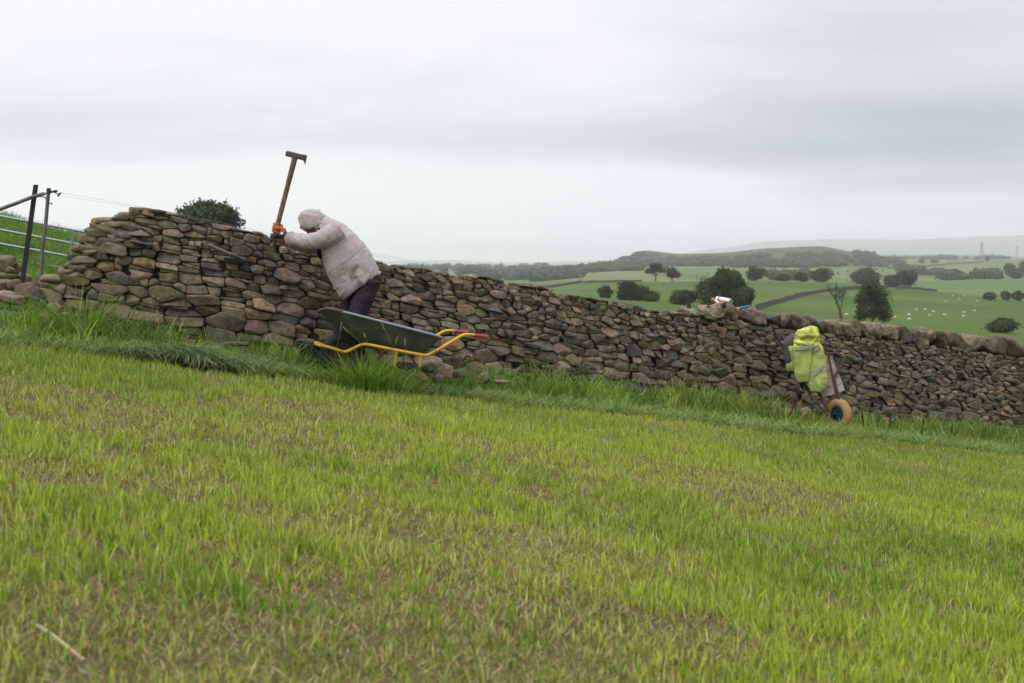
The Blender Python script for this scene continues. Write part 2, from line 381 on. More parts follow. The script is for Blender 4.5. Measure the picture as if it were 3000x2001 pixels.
def find_D(px, y, lo, hi):         # depth at which the terrain shows on row y of column px
    D = np.exp(np.linspace(math.log(lo), math.log(hi), 400)); X = (px - CX) / F * D
    yy = HY - F * ground(X, D) / D; return float(D[np.argmin(np.abs(yy - y))])

def edge_Y(X):                     # where the mown field meets the long grass by the wall
    t = [(-0.9, 0), ]
    xs = np.array([-3.9, -2.8, -1.44, 0, 1.75, 3.52, 6.84, 9.0]); ys = np.array([7.6, 8.1, 8.4, 9.1, 10.2, 11.4, 13.3, 14.3])
    return np.interp(X, xs, ys) + 0.36 * (vn3(np.asarray(X) / 0.9, 0, 0, 4) - 0.5) + 0.2 * (vn3(np.asarray(X) / 0.25, 0, 0, 5) - 0.5)
# ------------------------------------------------------------------ ground sheet
def build_ground():
    th = np.concatenate([np.radians(np.arange(-40, 40.001, 0.16)), np.radians(np.arange(44, 316.1, 4))])
    r = np.concatenate([np.linspace(0.15, 2, 10)[:-1], np.exp(np.linspace(math.log(2), math.log(30), 90))[:-1], np.exp(np.linspace(math.log(30), math.log(13500), 240))])
    T, R = np.meshgrid(th, r, indexing='ij'); X = R * np.sin(T); Y = R * np.cos(T); Z = ground(X, Y)
    nt, nr = T.shape
    idx = np.arange(nt * nr).reshape(nt, nr); nx = np.roll(idx, -1, 0)
    q = np.stack([idx[:, :-1], nx[:, :-1], nx[:, 1:], idx[:, 1:]], -1).reshape(-1, 4)
    V = np.stack([X, Y, Z], -1).reshape(-1, 3)
    c0 = np.array([[0, 0, float(ground(np.array([0.]), np.array([0.]))[0])]]); V = np.concatenate([V, c0])
    tri = np.stack([np.full(nt, nt * nr), nx[:, 0], idx[:, 0]], -1)
    x, y = V[:, 0], V[:, 1]; rr = np.hypot(x, y); px = CX + F * x / np.maximum(y, 1e-3); px = np.where(y > 0, px, np.where(x > 0, 9000, -9000))
    C = np.zeros((len(V), 3)); n1 = fbm(x / 0.5, y / 0.5, 0, 1); n2 = fbm(x / 1.9, y / 1.9, 0, 2)
    def mixc(a, b, t): t = np.clip(t, 0, 1)[:, None]; return np.array(a) * (1 - t) + np.array(b) * t
    near = mixc((0.10, 0.074, 0.038), (0.135, 0.12, 0.045), (n1 * 0.5 + n2 * 0.5 - 0.35) * 4)
    verge = mixc((0.035, 0.055, 0.015), (0.05, 0.08, 0.02), n1)
    isv = (y > edge_Y(x)) & (rr < 40) & (y > 0)
    C = np.where(isv[:, None], verge, near)
    nf = fbm(x / 25, y / 25, 0, 8, 4); nf2 = fbm(x / 90, y / 60, 0, 12, 3)
    field = mixc((0.040, 0.074, 0.011), (0.092, 0.135, 0.026), nf * 0.6 + nf2 * 0.4 + (nf2 - .5))
    pale = mixc((0.12, 0.14, 0.045), (0.085, 0.12, 0.03), nf)
    field = field * (1 - sstep(1720, 1560, px))[:, None] + pale * sstep(1720, 1560, px)[:, None]
    # two-tone of the big field either side of its dividing wall
    hillg = mixc((0.035, 0.08, 0.012), (0.07, 0.13, 0.022), fbm(x / 1.5, y / 1.5, 0, 14, 3) * 1.5 - 0.25)
    field = np.where((px < 500)[:, None], hillg, field)
    # parcels
    wx = px + 60 * (vn3(x / 300, y / 300, 0, 3) - .5); cellx = np.floor(wx / 170 + 3.3 * np.log(np.maximum(rr, 1))); celly = np.floor(np.log(np.maximum(rr, 1)) * 5.2 + 0.0012 * px)
    h = _h(cellx, celly, 0 * cellx, 77); pal = np.array([(0.16, 0.235, 0.075), (0.11, 0.18, 0.05), (0.20, 0.24, 0.10), (0.13, 0.21, 0.06), (0.09, 0.16, 0.045), (0.17, 0.22, 0.085)])
    parc = pal[np.clip((h * 6).astype(int), 0, 5)]; parc = parc * (0.85 + 0.3 * nf2)[:, None] * np.array([.72, .66, .62])
    t = sstep(640, 700, rr); C2 = field * (1 - t)[:, None] + parc * t[:, None]
    dk = (px > 2600) & (rr > 960) & (rr < 1240); C2 = np.where(dk[:, None], mixc((0.06, 0.13, 0.03), (0.075, 0.14, 0.035), nf), C2)
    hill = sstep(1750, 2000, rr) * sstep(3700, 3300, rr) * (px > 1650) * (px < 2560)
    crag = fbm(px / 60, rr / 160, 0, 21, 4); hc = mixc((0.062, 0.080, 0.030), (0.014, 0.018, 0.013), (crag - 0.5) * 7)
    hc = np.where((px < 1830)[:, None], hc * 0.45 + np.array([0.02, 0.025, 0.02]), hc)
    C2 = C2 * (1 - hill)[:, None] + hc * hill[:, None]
    far = sstep(3900, 4400, rr); C2 = C2 * (1 - far)[:, None] + mixc((0.30, 0.33, 0.30), (0.24, 0.27, 0.25), nf2 * 2 - .5) * far[:, None]  # mountains coloured paler, so part of their haze fading is painted in
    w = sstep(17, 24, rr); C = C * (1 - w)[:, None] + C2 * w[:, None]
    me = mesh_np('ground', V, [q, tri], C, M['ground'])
    o = link('ground', me, kind='structure'); return V[:, 2].min()
ZMIN = build_ground()

def build_haze():
    m = bpy.data.materials.new('haze_air'); m.use_nodes = True; N = m.node_tree.nodes; N.clear()
    v = N.new('ShaderNodeVolumePrincipled'); v.inputs['Density'].default_value = 1.65e-4; v.inputs['Color'].default_value = (0.985, 0.98, 1.0, 1)
    v.inputs['Anisotropy'].default_value = 0.65
    o = N.new('ShaderNodeOutputMaterial'); m.node_tree.links.new(v.outputs[0], o.inputs['Volume'])
    b = MB(); s = 14500; lo = ZMIN - 1.0; hi = 290.0
    b.box((0, 0, (lo + hi) / 2), 2 * s, 2 * s, hi - lo)
    ob = link('haze', b.mesh('haze', m, smooth=False), kind='structure'); ob['kind'] = 'stuff'
    tag(ob, 'thin pale rain haze fading the distant hills and valley', 'haze')
build_haze()

# ------------------------------------------------------------------ rocks
def ico(sub):
    bm = bmesh.new(); bmesh.ops.create_icosphere(bm, subdivisions=sub, radius=1.0)
    V = np.array([v.co[:] for v in bm.verts]); Fc = np.array([[v.index for v in f.verts] for f in bm.faces]); bm.free(); return V, Fc
ICO3 = ico(4); ICO2 = ico(3)
def cut_sphere(base, keep):
    V, Fc = base; k = keep(V); fk = k[Fc].all(1); used = np.unique(Fc[fk]); mp = -np.ones(len(V), int); mp[used] = np.arange(len(used)); return V[used], mp[Fc[fk]]
FRONT = cut_sphere(ICO3, lambda V: V[:, 1] > -0.45)          # local: x along wall, y outward, z up
PAL = np.array([lin(106, 95, 81), lin(116, 102, 87), lin(96, 88, 75), lin(92, 87, 66), lin(84, 82, 58), lin(104, 97, 80), lin(80, 77, 72), lin(94, 90, 84), lin(126, 109, 84), lin(102, 91, 80), lin(114, 104, 89), lin(84, 77, 65)]) * np.array([1.52, 1.44, 1.38])
PW = np.array([3, 3, 2.5, 2.4, 1.8, 2, 1.5, 1.2, .7, 2, 2.2, 1.8]); PW /= PW.sum()
def planes_radius(U, Nn, d, p):
    q = np.maximum(U @ Nn.T, 0) / d[None, :]
    return (q ** p).sum(1) ** (-1.0 / p)
def rock_geo(size, seed, nplanes=13, p=16, base=ICO2, rough=0.05):
    r = np.random.RandomState(seed); V, Fc = base
    Nn = r.normal(size=(nplanes, 3)); Nn /= np.linalg.norm(Nn, axis=1)[:, None]; d = r.uniform(0.72, 1.0, nplanes)
    Nn = np.concatenate([Nn, [[0, 0, 1], [0, 0, -1], [1, 0, 0], [-1, 0, 0], [0, 1, 0], [0, -1, 0]]]); d = np.concatenate([d, r.uniform(.85, 1.0, 6)])
    R = planes_radius(V, Nn, d, p); R = R * (1 + rough * (2 * fbm(V[:, 0] * 2.2 + seed, V[:, 1] * 2.2, V[:, 2] * 2.2, seed, 3) - 1))
    return V * R[:, None] * np.array(size)[None] / 2, Fc
def rock_color(r, n, dark=1.0):
    c = PAL[r.choice(len(PAL), p=PW)] * r.uniform(0.68, 1.22) * dark; c = c * (1 + r.uniform(-.04, .04, 3)); return np.tile(c, (n, 1))

# ------------------------------------------------------------------ the dry stone wall
FX = np.array([-60, 150, 600, 1000, 1500, 1900, 2400, 3000, 3500.]); FD = np.array([9.3, 9.2, 9.35, 9.9, 11.0, 12.3, 14.2, 16.9, 19.8])
def face_xy(px): D = np.interp(px, FX, FD); return (px - CX) / F * D, D
_px = np.linspace(-60, 3500, 1400); _X, _Y = face_xy(_px)
k = np.ones(121) / 121; _Ys = np.convolve(np.pad(_Y, 60, 'edge'), k, 'valid'); _Xs = (_px - CX) / F * _Ys
_Ys[:60] = _Y[:60]; _Ys[-60:] = _Y[-60:]; _Xs = (_px - CX) / F * _Ys
_S = np.concatenate([[0], np.cumsum(np.hypot(np.diff(_Xs), np.diff(_Ys)))])
_tx = np.gradient(_Xs, _S); _ty = np.gradient(_Ys, _S)
_base = np.convolve(np.pad(ground(_Xs, _Ys), 60, 'edge'), k, 'valid')
def at_s(s): return np.interp(s, _S, _Xs), np.interp(s, _S, _Ys), np.interp(s, _S, _base), np.interp(s, _S, _tx), np.interp(s, _S, _ty)
def s_of_px(px): return np.interp(px, _px, _S)
TOPX = np.array([60, 105, 130, 160, 190, 215, 228, 250, 262, 300, 330, 338, 362, 420, 500, 560, 640, 740, 800, 900, 1000, 1110, 1118, 1150, 1160, 1230, 1290, 1300, 1400, 1480, 1495, 1540, 1600, 1640, 1660, 1720, 1790, 1905, 1915, 2050, 2100, 2200, 2300, 2400, 2500, 2600, 2700, 2860, 2960, 3100, 3500])
TOPY = np.array([940, 905, 850, 810, 770, 735, 700, 668, 655, 652, 650, 622, 606, 612, 625, 640, 656, 676, 688, 712, 738, 760, 765, 768, 776, 784, 793, 800, 806, 815, 824, 832, 838, 846, 862, 868, 880, 893, 907, 918, 930, 939, 955, 968, 978, 990, 1004, 1020, 1038, 1055, 1110.])
def top_zr(s):
    px = np.interp(s, _S, _px); D = np.interp(s, _S, _Ys); return -(np.interp(px, TOPX, TOPY) - HY) / F * (D + 0.12) - np.interp(s, _S, _base)
BATTER = 0.11; THICK = 0.62
def wall_pt(s, zr, w, back=False):
    X, Y, B, tx, ty = at_s(s); nx, ny = ty, -tx               # outward = towards the field
    if back: off = -(THICK - BATTER * zr) - w
    else: off = w - BATTER * zr
    return np.stack([X + nx * off, Y + ny * off, B + zr], -1)

def clip(poly, nx, ny, c):         # keep nx*x+ny*y<=c
    out = []; n = len(poly)
    for i in range(n):
        a, b = poly[i], poly[(i + 1) % n]; da = nx * a[0] + ny * a[1] - c; db = nx * b[0] + ny * b[1] - c
        if da <= 0: out.append(a)
        if (da < 0 < db) or (db < 0 < da):
            t = da / (da - db); out.append((a[0] + t * (b[0] - a[0]), a[1] + t * (b[1] - a[1])))
    return out
def area(p): return 0.5 * abs(sum(p[i][0] * p[(i + 1) % len(p)][1] - p[(i + 1) % len(p)][0] * p[i][1] for i in range(len(p))))
def cent(p): return (sum(q[0] for q in p) / len(p), sum(q[1] for q in p) / len(p))

def cells():
    r = random.Random(5); seeds = []; smax = s_of_px(3420)
    zones = [(s_of_px(40), s_of_px(1040), [.14, .16, .12, .14, .10, .115, .085, .10, .08, .095, .075, .075, .07, .075, .07, .07, .07, .07], 1.0),
             (s_of_px(1040), s_of_px(2020), [.16, .14, .13, .11, .12, .095, .105, .085, .095, .075, .075, .07, .065, .065, .065, .065], 1.0),
             (s_of_px(2020), smax, [.15, .13, .11, .13, .09, .11, .08, .10, .075, .09, .07, .08, .065, .075, .065, .07, .065, .065, .065, .065], 1.35)]
    K = 1.85
    for s0, s1, hs, asp in zones:
        z = -0.16
        for h in hs * 1 + [hs[-1]] * 8:
            if z > 2.2: break
            s = s0 + r.uniform(0, .1)
            while s < s1:
                w = h * r.choice([0.75, 0.95, 1.15, 1.35, 1.6, 1.9, 2.2, 2.7]) * asp * 1.15
                if r.random() < .07: w = h * 2.9
                hh = h * (0.9 + 0.35 * float(vn3(np.array([s * 1.7]), z * 3, 0, 9)[0]))
                wob = 0.08 * (float(vn3(np.array([s * 0.8]), z * 1.2, 0, 19)[0]) - .5)
                seeds.append((s + w / 2, (z + h / 2 + r.uniform(-.17, .17) * h + wob) * K, (0.5 * min(w, hh * K * 1.25)) ** 2 * r.uniform(.75, 1.25)))
                s += w
            z += h * 0.97
    A = np.array(seeds); out = []
    for i in range(len(A)):
        x, y, wi = A[i]
        if y / K > top_zr(x) + 0.25: continue
        nb = np.where((np.abs(A[:, 0] - x) < .75) & (np.abs(A[:, 1] - y) < .6))[0]
        dd = np.hypot(A[nb, 0] - x, A[nb, 1] - y); nb = nb[np.argsort(dd)]
        poly = [(x - .42, y - .35), (x + .42, y - .35), (x + .42, y + .35), (x - .42, y + .35)]
        for j in nb:
            if j == i: continue
            xj, yj, wj = A[j]; nx, ny = 2 * (xj - x), 2 * (yj - y)
            poly = clip(poly, nx, ny, xj * xj + yj * yj - x * x - y * y - wj + wi)
            if len(poly) < 3: break
        if len(poly) < 3: continue
        poly = [(a, b / K) for a, b in poly]
        c = cent(poly); tz = float(top_zr(c[0]))
        if c[1] > tz: continue
        # flat-topped finish along the top line
        if c[0] > s_of_px(340):
            sl = (float(top_zr(c[0] + .1)) - float(top_zr(c[0] - .1))) / .2; L = math.hypot(1, sl)
            if abs(sl) < 1.0: poly = clip(poly, -sl / L, 1 / L, (tz - sl * c[0]) / L + r.uniform(-.035, .028))
        if len(poly) < 3: continue
        parts = [poly]; xs = [q[0] for q in poly]; zs = [q[1] for q in poly]; hgt = max(zs) - min(zs); wid = max(xs) - min(xs)
        thin = r.random() < (.36 if c[0] < s_of_px(2000) else .46)
        if thin and hgt > .085 and wid > .11:            # a flat slab laid over or under a thinner stone
            t = r.uniform(.25, .42) if r.random() < .5 else r.uniform(.58, .75); zc = min(zs) + t * hgt; a = r.uniform(-.12, .12)
            L = math.hypot(1, a); cc = (zc - a * c[0]) / L
            parts = [clip(poly, -a / L, 1 / L, cc), clip(poly, a / L, -1 / L, -cc)]
        elif r.random() < .12 and wid > .2:              # a small pinning wedged beside a bigger stone
            a = r.uniform(-.6, .6); xc = min(xs) + wid * r.choice([.28, .74]); L = math.hypot(1, a); cc = (xc + a * c[1]) / L
            parts = [clip(poly, 1 / L, a / L, cc), clip(poly, -1 / L, -a / L, -cc)]
        for p_ in parts:
            if len(p_) >= 3 and area(p_) > .0007: out.append(p_)
    return out

def stone_from_poly(poly, r, gap, U, depth_back=0.24):
    """U: unit directions (x along the wall, y outward, z up). returns local offsets"""
    cx, cz = cent(poly); xs = [q[0] for q in poly]; zs = [q[1] for q in poly]
    sx = max(xs) - min(xs); sz = max(zs) - min(zs); ms = min(sx, sz)
    bul = min(0.05, 0.32 * ms) * r.uniform(.75, 1.35)
    sc = np.array([sx / 2, bul, sz / 2]); Ns = []; ds = []
    n = len(poly)
    for i in range(n):
        a, b = poly[i], poly[(i + 1) % n]; ex, ez = b[0] - a[0], b[1] - a[1]; L = math.hypot(ex, ez)
        if L < 1e-4: continue
        nx, nz = ez / L, -ex / L; d = nx * (a[0] - cx) + nz * (a[1] - cz)
        if d < 0: nx, nz, d = -nx, -nz, -d
        d = max(d - gap * r.uniform(.4, 1.5), .006); t = r.uniform(-.25, .12)
        Ns.append((nx, t, nz)); ds.append(d)
    for _ in range(r.choice([1, 2, 2, 3, 3])):
        a = r.uniform(-.55, .55) * bul / (sx / 2) * 1.8; b = r.uniform(-.55, .55) * bul / (sz / 2) * 1.8
        Ns.append((a, 1, b)); ds.append(bul * r.uniform(.72, 1.0))
    if r.random() < .75:                                   # a broken corner facet
        an = r.uniform(0, 6.28); Ns.append((math.cos(an), .8 * sx / bul * .5, math.sin(an))); ds.append(.62 * ms / 2 + .5 * bul)
    Ns.append((0, -1, 0)); ds.append(bul * .8)
    Nn = np.array(Ns); ds = np.array(ds)
    D = U * sc; ln = np.linalg.norm(D, axis=1); D = D / ln[:, None]
    R = planes_radius(D, Nn, ds, r.choice([16, 22, 30, 40, 55]))
    sd = r.randrange(1000)
    V = D * R[:, None]
    f = 1 / max(ms, .05)
    nn = fbm(V[:, 0] * f * 1.6 + sd, V[:, 1] * f * 1.6, V[:, 2] * f * 1.6, 3, 3) - .5
    f2 = vn3(V[:, 0] * 55 + sd, V[:, 1] * 55, V[:, 2] * 55, 5) - .5
    V = V * (1 + .26 * nn + .07 * f2)[:, None]
    bk = V[:, 1] < -bul * .5
    V[bk, 1] -= depth_back * 0.5
    return V, cx, cz

def build_wall():
    CE = cells(); print('stones', len(CE))
    root = thing('dry_stone_wall', Vector((_Xs[500], _Ys[500], _base[500])), 'long half-rebuilt dry stone wall of brown and mossy grey field stones crossing the slope', 'stone wall')
    r = random.Random(3); rs = np.random.RandomState(3)
    Vs, Fs, Cs = [], [], []; off = 0
    for poly in CE:
        V, cx, cz = stone_from_poly(poly, r, 0.0042, FRONT[0])
        jut = r.gauss(0, .014) + (.015 if r.random() < .08 else 0)
        Wp = wall_pt(cx + V[:, 0], cz + V[:, 2], V[:, 1] + jut - .02)
        Vs.append(Wp); Fs.append(FRONT[1] + off); off += len(V)
        Cs.append(rock_color(rs, len(V)))
    link('face_stones', mesh_np('face_stones', np.concatenate(Vs), [np.concatenate(Fs)], np.concatenate(Cs), M['stone']), root)
    # the far face, coarser
    Vs, Fs, Cs = [], [], []; off = 0; lo = cut_sphere(ICO2, lambda V: V[:, 1] > -0.6)
    for poly in CE[::1]:
        V, cx, cz = stone_from_poly(poly, r, 0.004, lo[0])
        Wp = wall_pt(cx + V[:, 0], cz + V[:, 2], V[:, 1] - .02, back=True)
        Vs.append(Wp); Fs.append(lo[1][:, ::-1] + off); off += len(V); Cs.append(rock_color(rs, len(V)))
    link('rear_stones', mesh_np('rear_stones', np.concatenate(Vs), [np.concatenate(Fs)], np.concatenate(Cs), M['stone']), root)
    # hearting (small rubble fill)
    ss = np.arange(s_of_px(150), s_of_px(3420), .06); tz = np.minimum.reduce([top_zr(ss + d) for d in (-.12, -.06, 0, .06, .12)]) - .07
    rings = []
    for s, t in zip(ss, tz):
        t = max(t, .05); s_ = np.full(4, s); w = np.array([-.11, -.11, -.11, -.11]); a = wall_pt(s_, np.array([-.25, t, t, -.25]), w); b = wall_pt(s_, np.array([-.25, t, t, -.25]), w, back=True)
        rings.append([Vector(a[0]), Vector(a[1]), Vector(b[2]), Vector(b[3])])
    b = MB(); b.ring_loft(rings); link('hearting', b.mesh('hearting', M['core'], smooth=False), root)
    # rubble fill stones on the open top, where the wall is still unfinished
    Vs, Fs, Cs = [], [], []; off = 0
    for s in np.arange(s_of_px(170), s_of_px(2060), .05):
        for q in range(3):
            w = -r.uniform(.08, .42); s2 = s + r.uniform(-.03, .03); z = float(top_zr(s2)) - .055 + r.uniform(-.02, .012)
            V, Fc = rock_geo((r.uniform(.08, .2), r.uniform(.07, .15), r.uniform(.03, .07)), r.randrange(9999), base=BASE1, p=12)
            c = wall_pt(np.array([s2]), np.array([z]), np.array([w]))[0]; X, Y, B, tx, ty = at_s(s2); an = math.atan2(ty, tx) + r.uniform(-.4, .4)
            ca, sa = math.cos(an), math.sin(an); Vw = np.stack([V[:, 0] * ca - V[:, 1] * sa, V[:, 0] * sa + V[:, 1] * ca, V[:, 2] + V[:, 0] * -.14], -1) + c
            Vs.append(Vw); Fs.append(Fc + off); off += len(V); Cs.append(rock_color(rs, len(V)))
    link('fill_stones', mesh_np('fill_stones', np.concatenate(Vs), [np.concatenate(Fs)], np.concatenate(Cs), M['stone']), root)
    # end stones closing the ragged left end through the thickness
    Vs, Fs, Cs = [], [], []; off = 0
    for px in (120, 150, 178, 200, 222, 238, 256, 275, 300, 330, 345):
        s = float(s_of_px(px)); tz = float(top_zr(s))
        z = -.05
        while z < tz - .02:
            if tz - z < .32:
                for w in (-.1, -.3, -.48):
                    h = r.uniform(.07, .12); V, Fc = rock_geo((r.uniform(.18, .3), r.uniform(.2, .3), h), r.randrange(9999), base=ICO2, p=14)
                    c = wall_pt(np.array([s + r.uniform(-.03, .03)]), np.array([z + h / 2 + r.uniform(-.02, .02)]), np.array([w + r.uniform(-.03, .03)]))[0]
                    Vw = V + c; Vs.append(Vw); Fs.append(Fc + off); off += len(V); Cs.append(rock_color(rs, len(V)))
            z += .09
    link('end_stones', mesh_np('end_stones', np.concatenate(Vs), [np.concatenate(Fs)], np.concatenate(Cs), M['stone']), root)
    # top slabs over the left half: thin flat stones oversailing the face
    for a, b_ in ((366, 425), (424, 470), (462, 508), (506, 560), (556, 622), (616, 705), (700, 745), (748, 800), (880, 960), (1113, 1152), (1172, 1215), (1232, 1288), (1296, 1344), (1392, 1424), (1425, 1508), (1536, 1606), (1600, 1650), (1668, 1740), (1735, 1800), (1790, 1910), (1920, 1975), (1970, 2045)):
        px = (a + b_) / 2; s = float(s_of_px(px)); D = float(np.interp(s, _S, _Ys)); wd = (b_ - a) / F * D * 1.12; th = r.uniform(.045, .075)
        V, Fc = rock_geo((wd, .34, th), r.randrange(9999), p=20, rough=.09); X, Y, B, tx, ty = at_s(s); an = math.atan2(ty, tx); ca, sa = math.cos(an), math.sin(an)
        sl = (float(top_zr(s + .12)) - float(top_zr(s - .12)) + float(at_s(s + .12)[2] - at_s(s - .12)[2])) / .24; sl = max(-.3, min(.1, sl))
        c = wall_pt(np.array([s]), np.array([float(top_zr(s)) - .014]), np.array([-.15]))[0]
        Vw = np.stack([V[:, 0] * ca - V[:, 1] * sa, V[:, 0] * sa + V[:, 1] * ca, V[:, 2] + V[:, 0] * sl], -1) + c
        link('top_slab', mesh_np('top_slab', Vw, [Fc], rock_color(rs, len(V), .85), M['stone']), root)
    # slate throughs jutting from the face
    for x0, x1, y, th, jt, dk in ((372, 446, 712, 14, .11, .62), (352, 420, 722, 10, .03, .6), (655, 722, 762, 30, .12, .62), (1425, 1500, 911, 17, .08, .7), (1538, 1602, 1016, 20, .1, .75), (1540, 1600, 1030, 12, .05, .6),
                              (1886, 1952, 984, 20, .06, .8), (2530, 2610, 1143, 18, .1, .62), (2800, 2850, 1094, 10, .08, .6), (2490, 2560, 1058, 20, .05, .7), (2905, 2960, 1172, 16, .05, .6), (2700, 2760, 1104, 12, .06, .7), (2060, 2125, 1086, 12, .05, .8), (1170, 1212, 860, 16, .05, .6)):
        px = (x0 + x1) / 2; s = float(s_of_px(px)); D = float(np.interp(s, _S, _Ys)); wd = (x1 - x0) / F * D; z = -(y - HY) / F * (D - .05) - float(at_s(s)[2])
        V, Fc = rock_geo((wd, .34, th / F * D), r.randrange(9999), p=18, rough=.12); X, Y, B, tx, ty = at_s(s); an = math.atan2(ty, tx); ca, sa = math.cos(an), math.sin(an)
        c = wall_pt(np.array([s]), np.array([z]), np.array([jt - .17]))[0]; col = np.tile(np.array(lin(92, 94, 97)) * dk * 1.5, (len(V), 1))
        Vw = np.stack([V[:, 0] * ca - V[:, 1] * sa, V[:, 0] * sa + V[:, 1] * ca, V[:, 2] + V[:, 0] * -.16], -1) + c
        link('through_stone', mesh_np('through_stone', Vw, [Fc], col, M['stone']), root)
    # coping: rough stones set on edge
    px = 2052.0
    CT_X = np.array([2050, 2100, 2215, 2310, 2400, 2470, 2560, 2640, 2700, 2780, 2850, 2960, 3100, 3500]); CT_Y = np.array([902, 897, 897, 905, 914, 928, 938, 950, 952, 965, 972, 990, 1012, 1075.])
    while px < 3400:
        wpx = r.choice([20, 24, 28, 32, 38, 46]) * (1.45 if px < 2130 else 1.0); mid = px + wpx / 2; s = float(s_of_px(mid)); D = float(np.interp(s, _S, _Ys))
        zb = float(top_zr(s)) - .03; zt = -(np.interp(mid, CT_X, CT_Y) + r.uniform(-5, 16) - HY) / F * (D + .15) - float(at_s(s)[2]); h = max(zt - zb, .14)
        ds = float(s_of_px(px + wpx) - s_of_px(px))
        V, Fc = rock_geo((ds * 1.04, r.uniform(.36, .48), h * r.uniform(1.0, 1.22)), r.randrange(9999), nplanes=9, p=r.choice([24, 36, 50]), base=ICO3, rough=.17)
        an0 = r.uniform(-.3, .25); V = np.stack([V[:, 0] + V[:, 2] * an0, V[:, 1], V[:, 2] - V[:, 0] * .1], -1)
        X, Y, B, tx, ty = at_s(s); an = math.atan2(ty, tx) + r.uniform(-.2, .2); ca, sa = math.cos(an), math.sin(an)
        c = wall_pt(np.array([s]), np.array([(zb + zt) / 2]), np.array([-.18 + r.uniform(-.03, .04)]))[0]
        Vw = np.stack([V[:, 0] * ca - V[:, 1] * sa, V[:, 0] * sa + V[:, 1] * ca, V[:, 2]], -1) + c
        link('coping_stone', mesh_np('coping_stone', Vw, [Fc], rock_color(rs, len(V), .95), M['stone']), root)
        px += wpx * .97
BASE1 = ico(2)
build_wall()

def loose(px, y, D, wpx, hpx, label, group, seed, dpx=None, tilt=0.0, dark=1.0, colr=None, yaw=0.0):
    r = np.random.RandomState(seed); s = D / F; V, Fc = rock_geo((wpx * s, (dpx or wpx * .8) * s, hpx * s), seed, p=16, base=ICO3 if wpx > 50 else ICO2, rough=.09)
    ca, sa = math.cos(tilt), math.sin(tilt); V = np.stack([V[:, 0] * ca + V[:, 2] * sa, V[:, 1], -V[:, 0] * sa + V[:, 2] * ca], -1)
    ca, sa = math.cos(yaw), math.sin(yaw); V = np.stack([V[:, 0] * ca - V[:, 1] * sa, V[:, 0] * sa + V[:, 1] * ca, V[:, 2]], -1)
    c = np.array(P(px, y, D)); col = rock_color(r, len(V), dark) if colr is None else np.tile(colr, (len(V), 1))
    return link('loose_stone', mesh_np('loose_stone', V + c, [Fc], col, M['rock']), label=label, cat='stone', group=group)
GB = 'tumbled stones beside the two posts'
for i, (px, y, D, w, h, tl, lb) in enumerate((
    (14, 775, 10.3, 62, 62, .1, 'big dark brown block topping the tumble, cut by the left edge'),
    (32, 794, 10.0, 34, 26, .3, 'small rounded brown stone tucked under the big dark block'),
    (55, 790, 10.4, 40, 44, .5, 'grey stone leaning behind the small rounded one'),
    (20, 812, 10.0, 66, 30, .15, 'flat mossy grey slab lying below the dark block'),
    (4, 835, 9.7, 60, 40, 0, 'brown stone at the left edge under the mossy slab'),
    (45, 835, 9.7, 46, 34, -.2, 'rounded stone left of the black post'),
    (76, 820, 10.1, 44, 40, .35, 'dark stone wedged behind the black post'),
    (14, 868, 9.4, 66, 40, .1, 'mossy low stone at the left edge just above the grass'),
    (84, 852, 9.3, 72, 54, -.15, 'large pinkish brown stone between the feet of the two posts'),
    (112, 862, 9.2, 44, 44, .5, 'brown stone leaning against the foot of the grey pole'),
    (45, 880, 9.2, 60, 34, .1, 'grey stone half sunk in grass before the posts'),
    (110, 900, 9.0, 66, 26, -.55, 'long grey stone sloping down left of the wall end'),
    (128, 845, 9.6, 40, 46, .2, 'stone stacked behind the grey pole against the wall end'),
    (158, 905, 8.95, 56, 40, .1, 'square brown stone at the lowest corner of the wall end'),
    (185, 925, 8.9, 44, 22, -.1, 'flat stone nearly hidden in grass below the wall end'),
    (130, 925, 8.8, 36, 20, .1, 'small pale stone peeping from the grass below the wall end'))):
    loose(px, y, D, w, h, lb, GB, 100 + i, tilt=tl, dark=.95)
GF = 'loose stones lying at the foot of the wall'
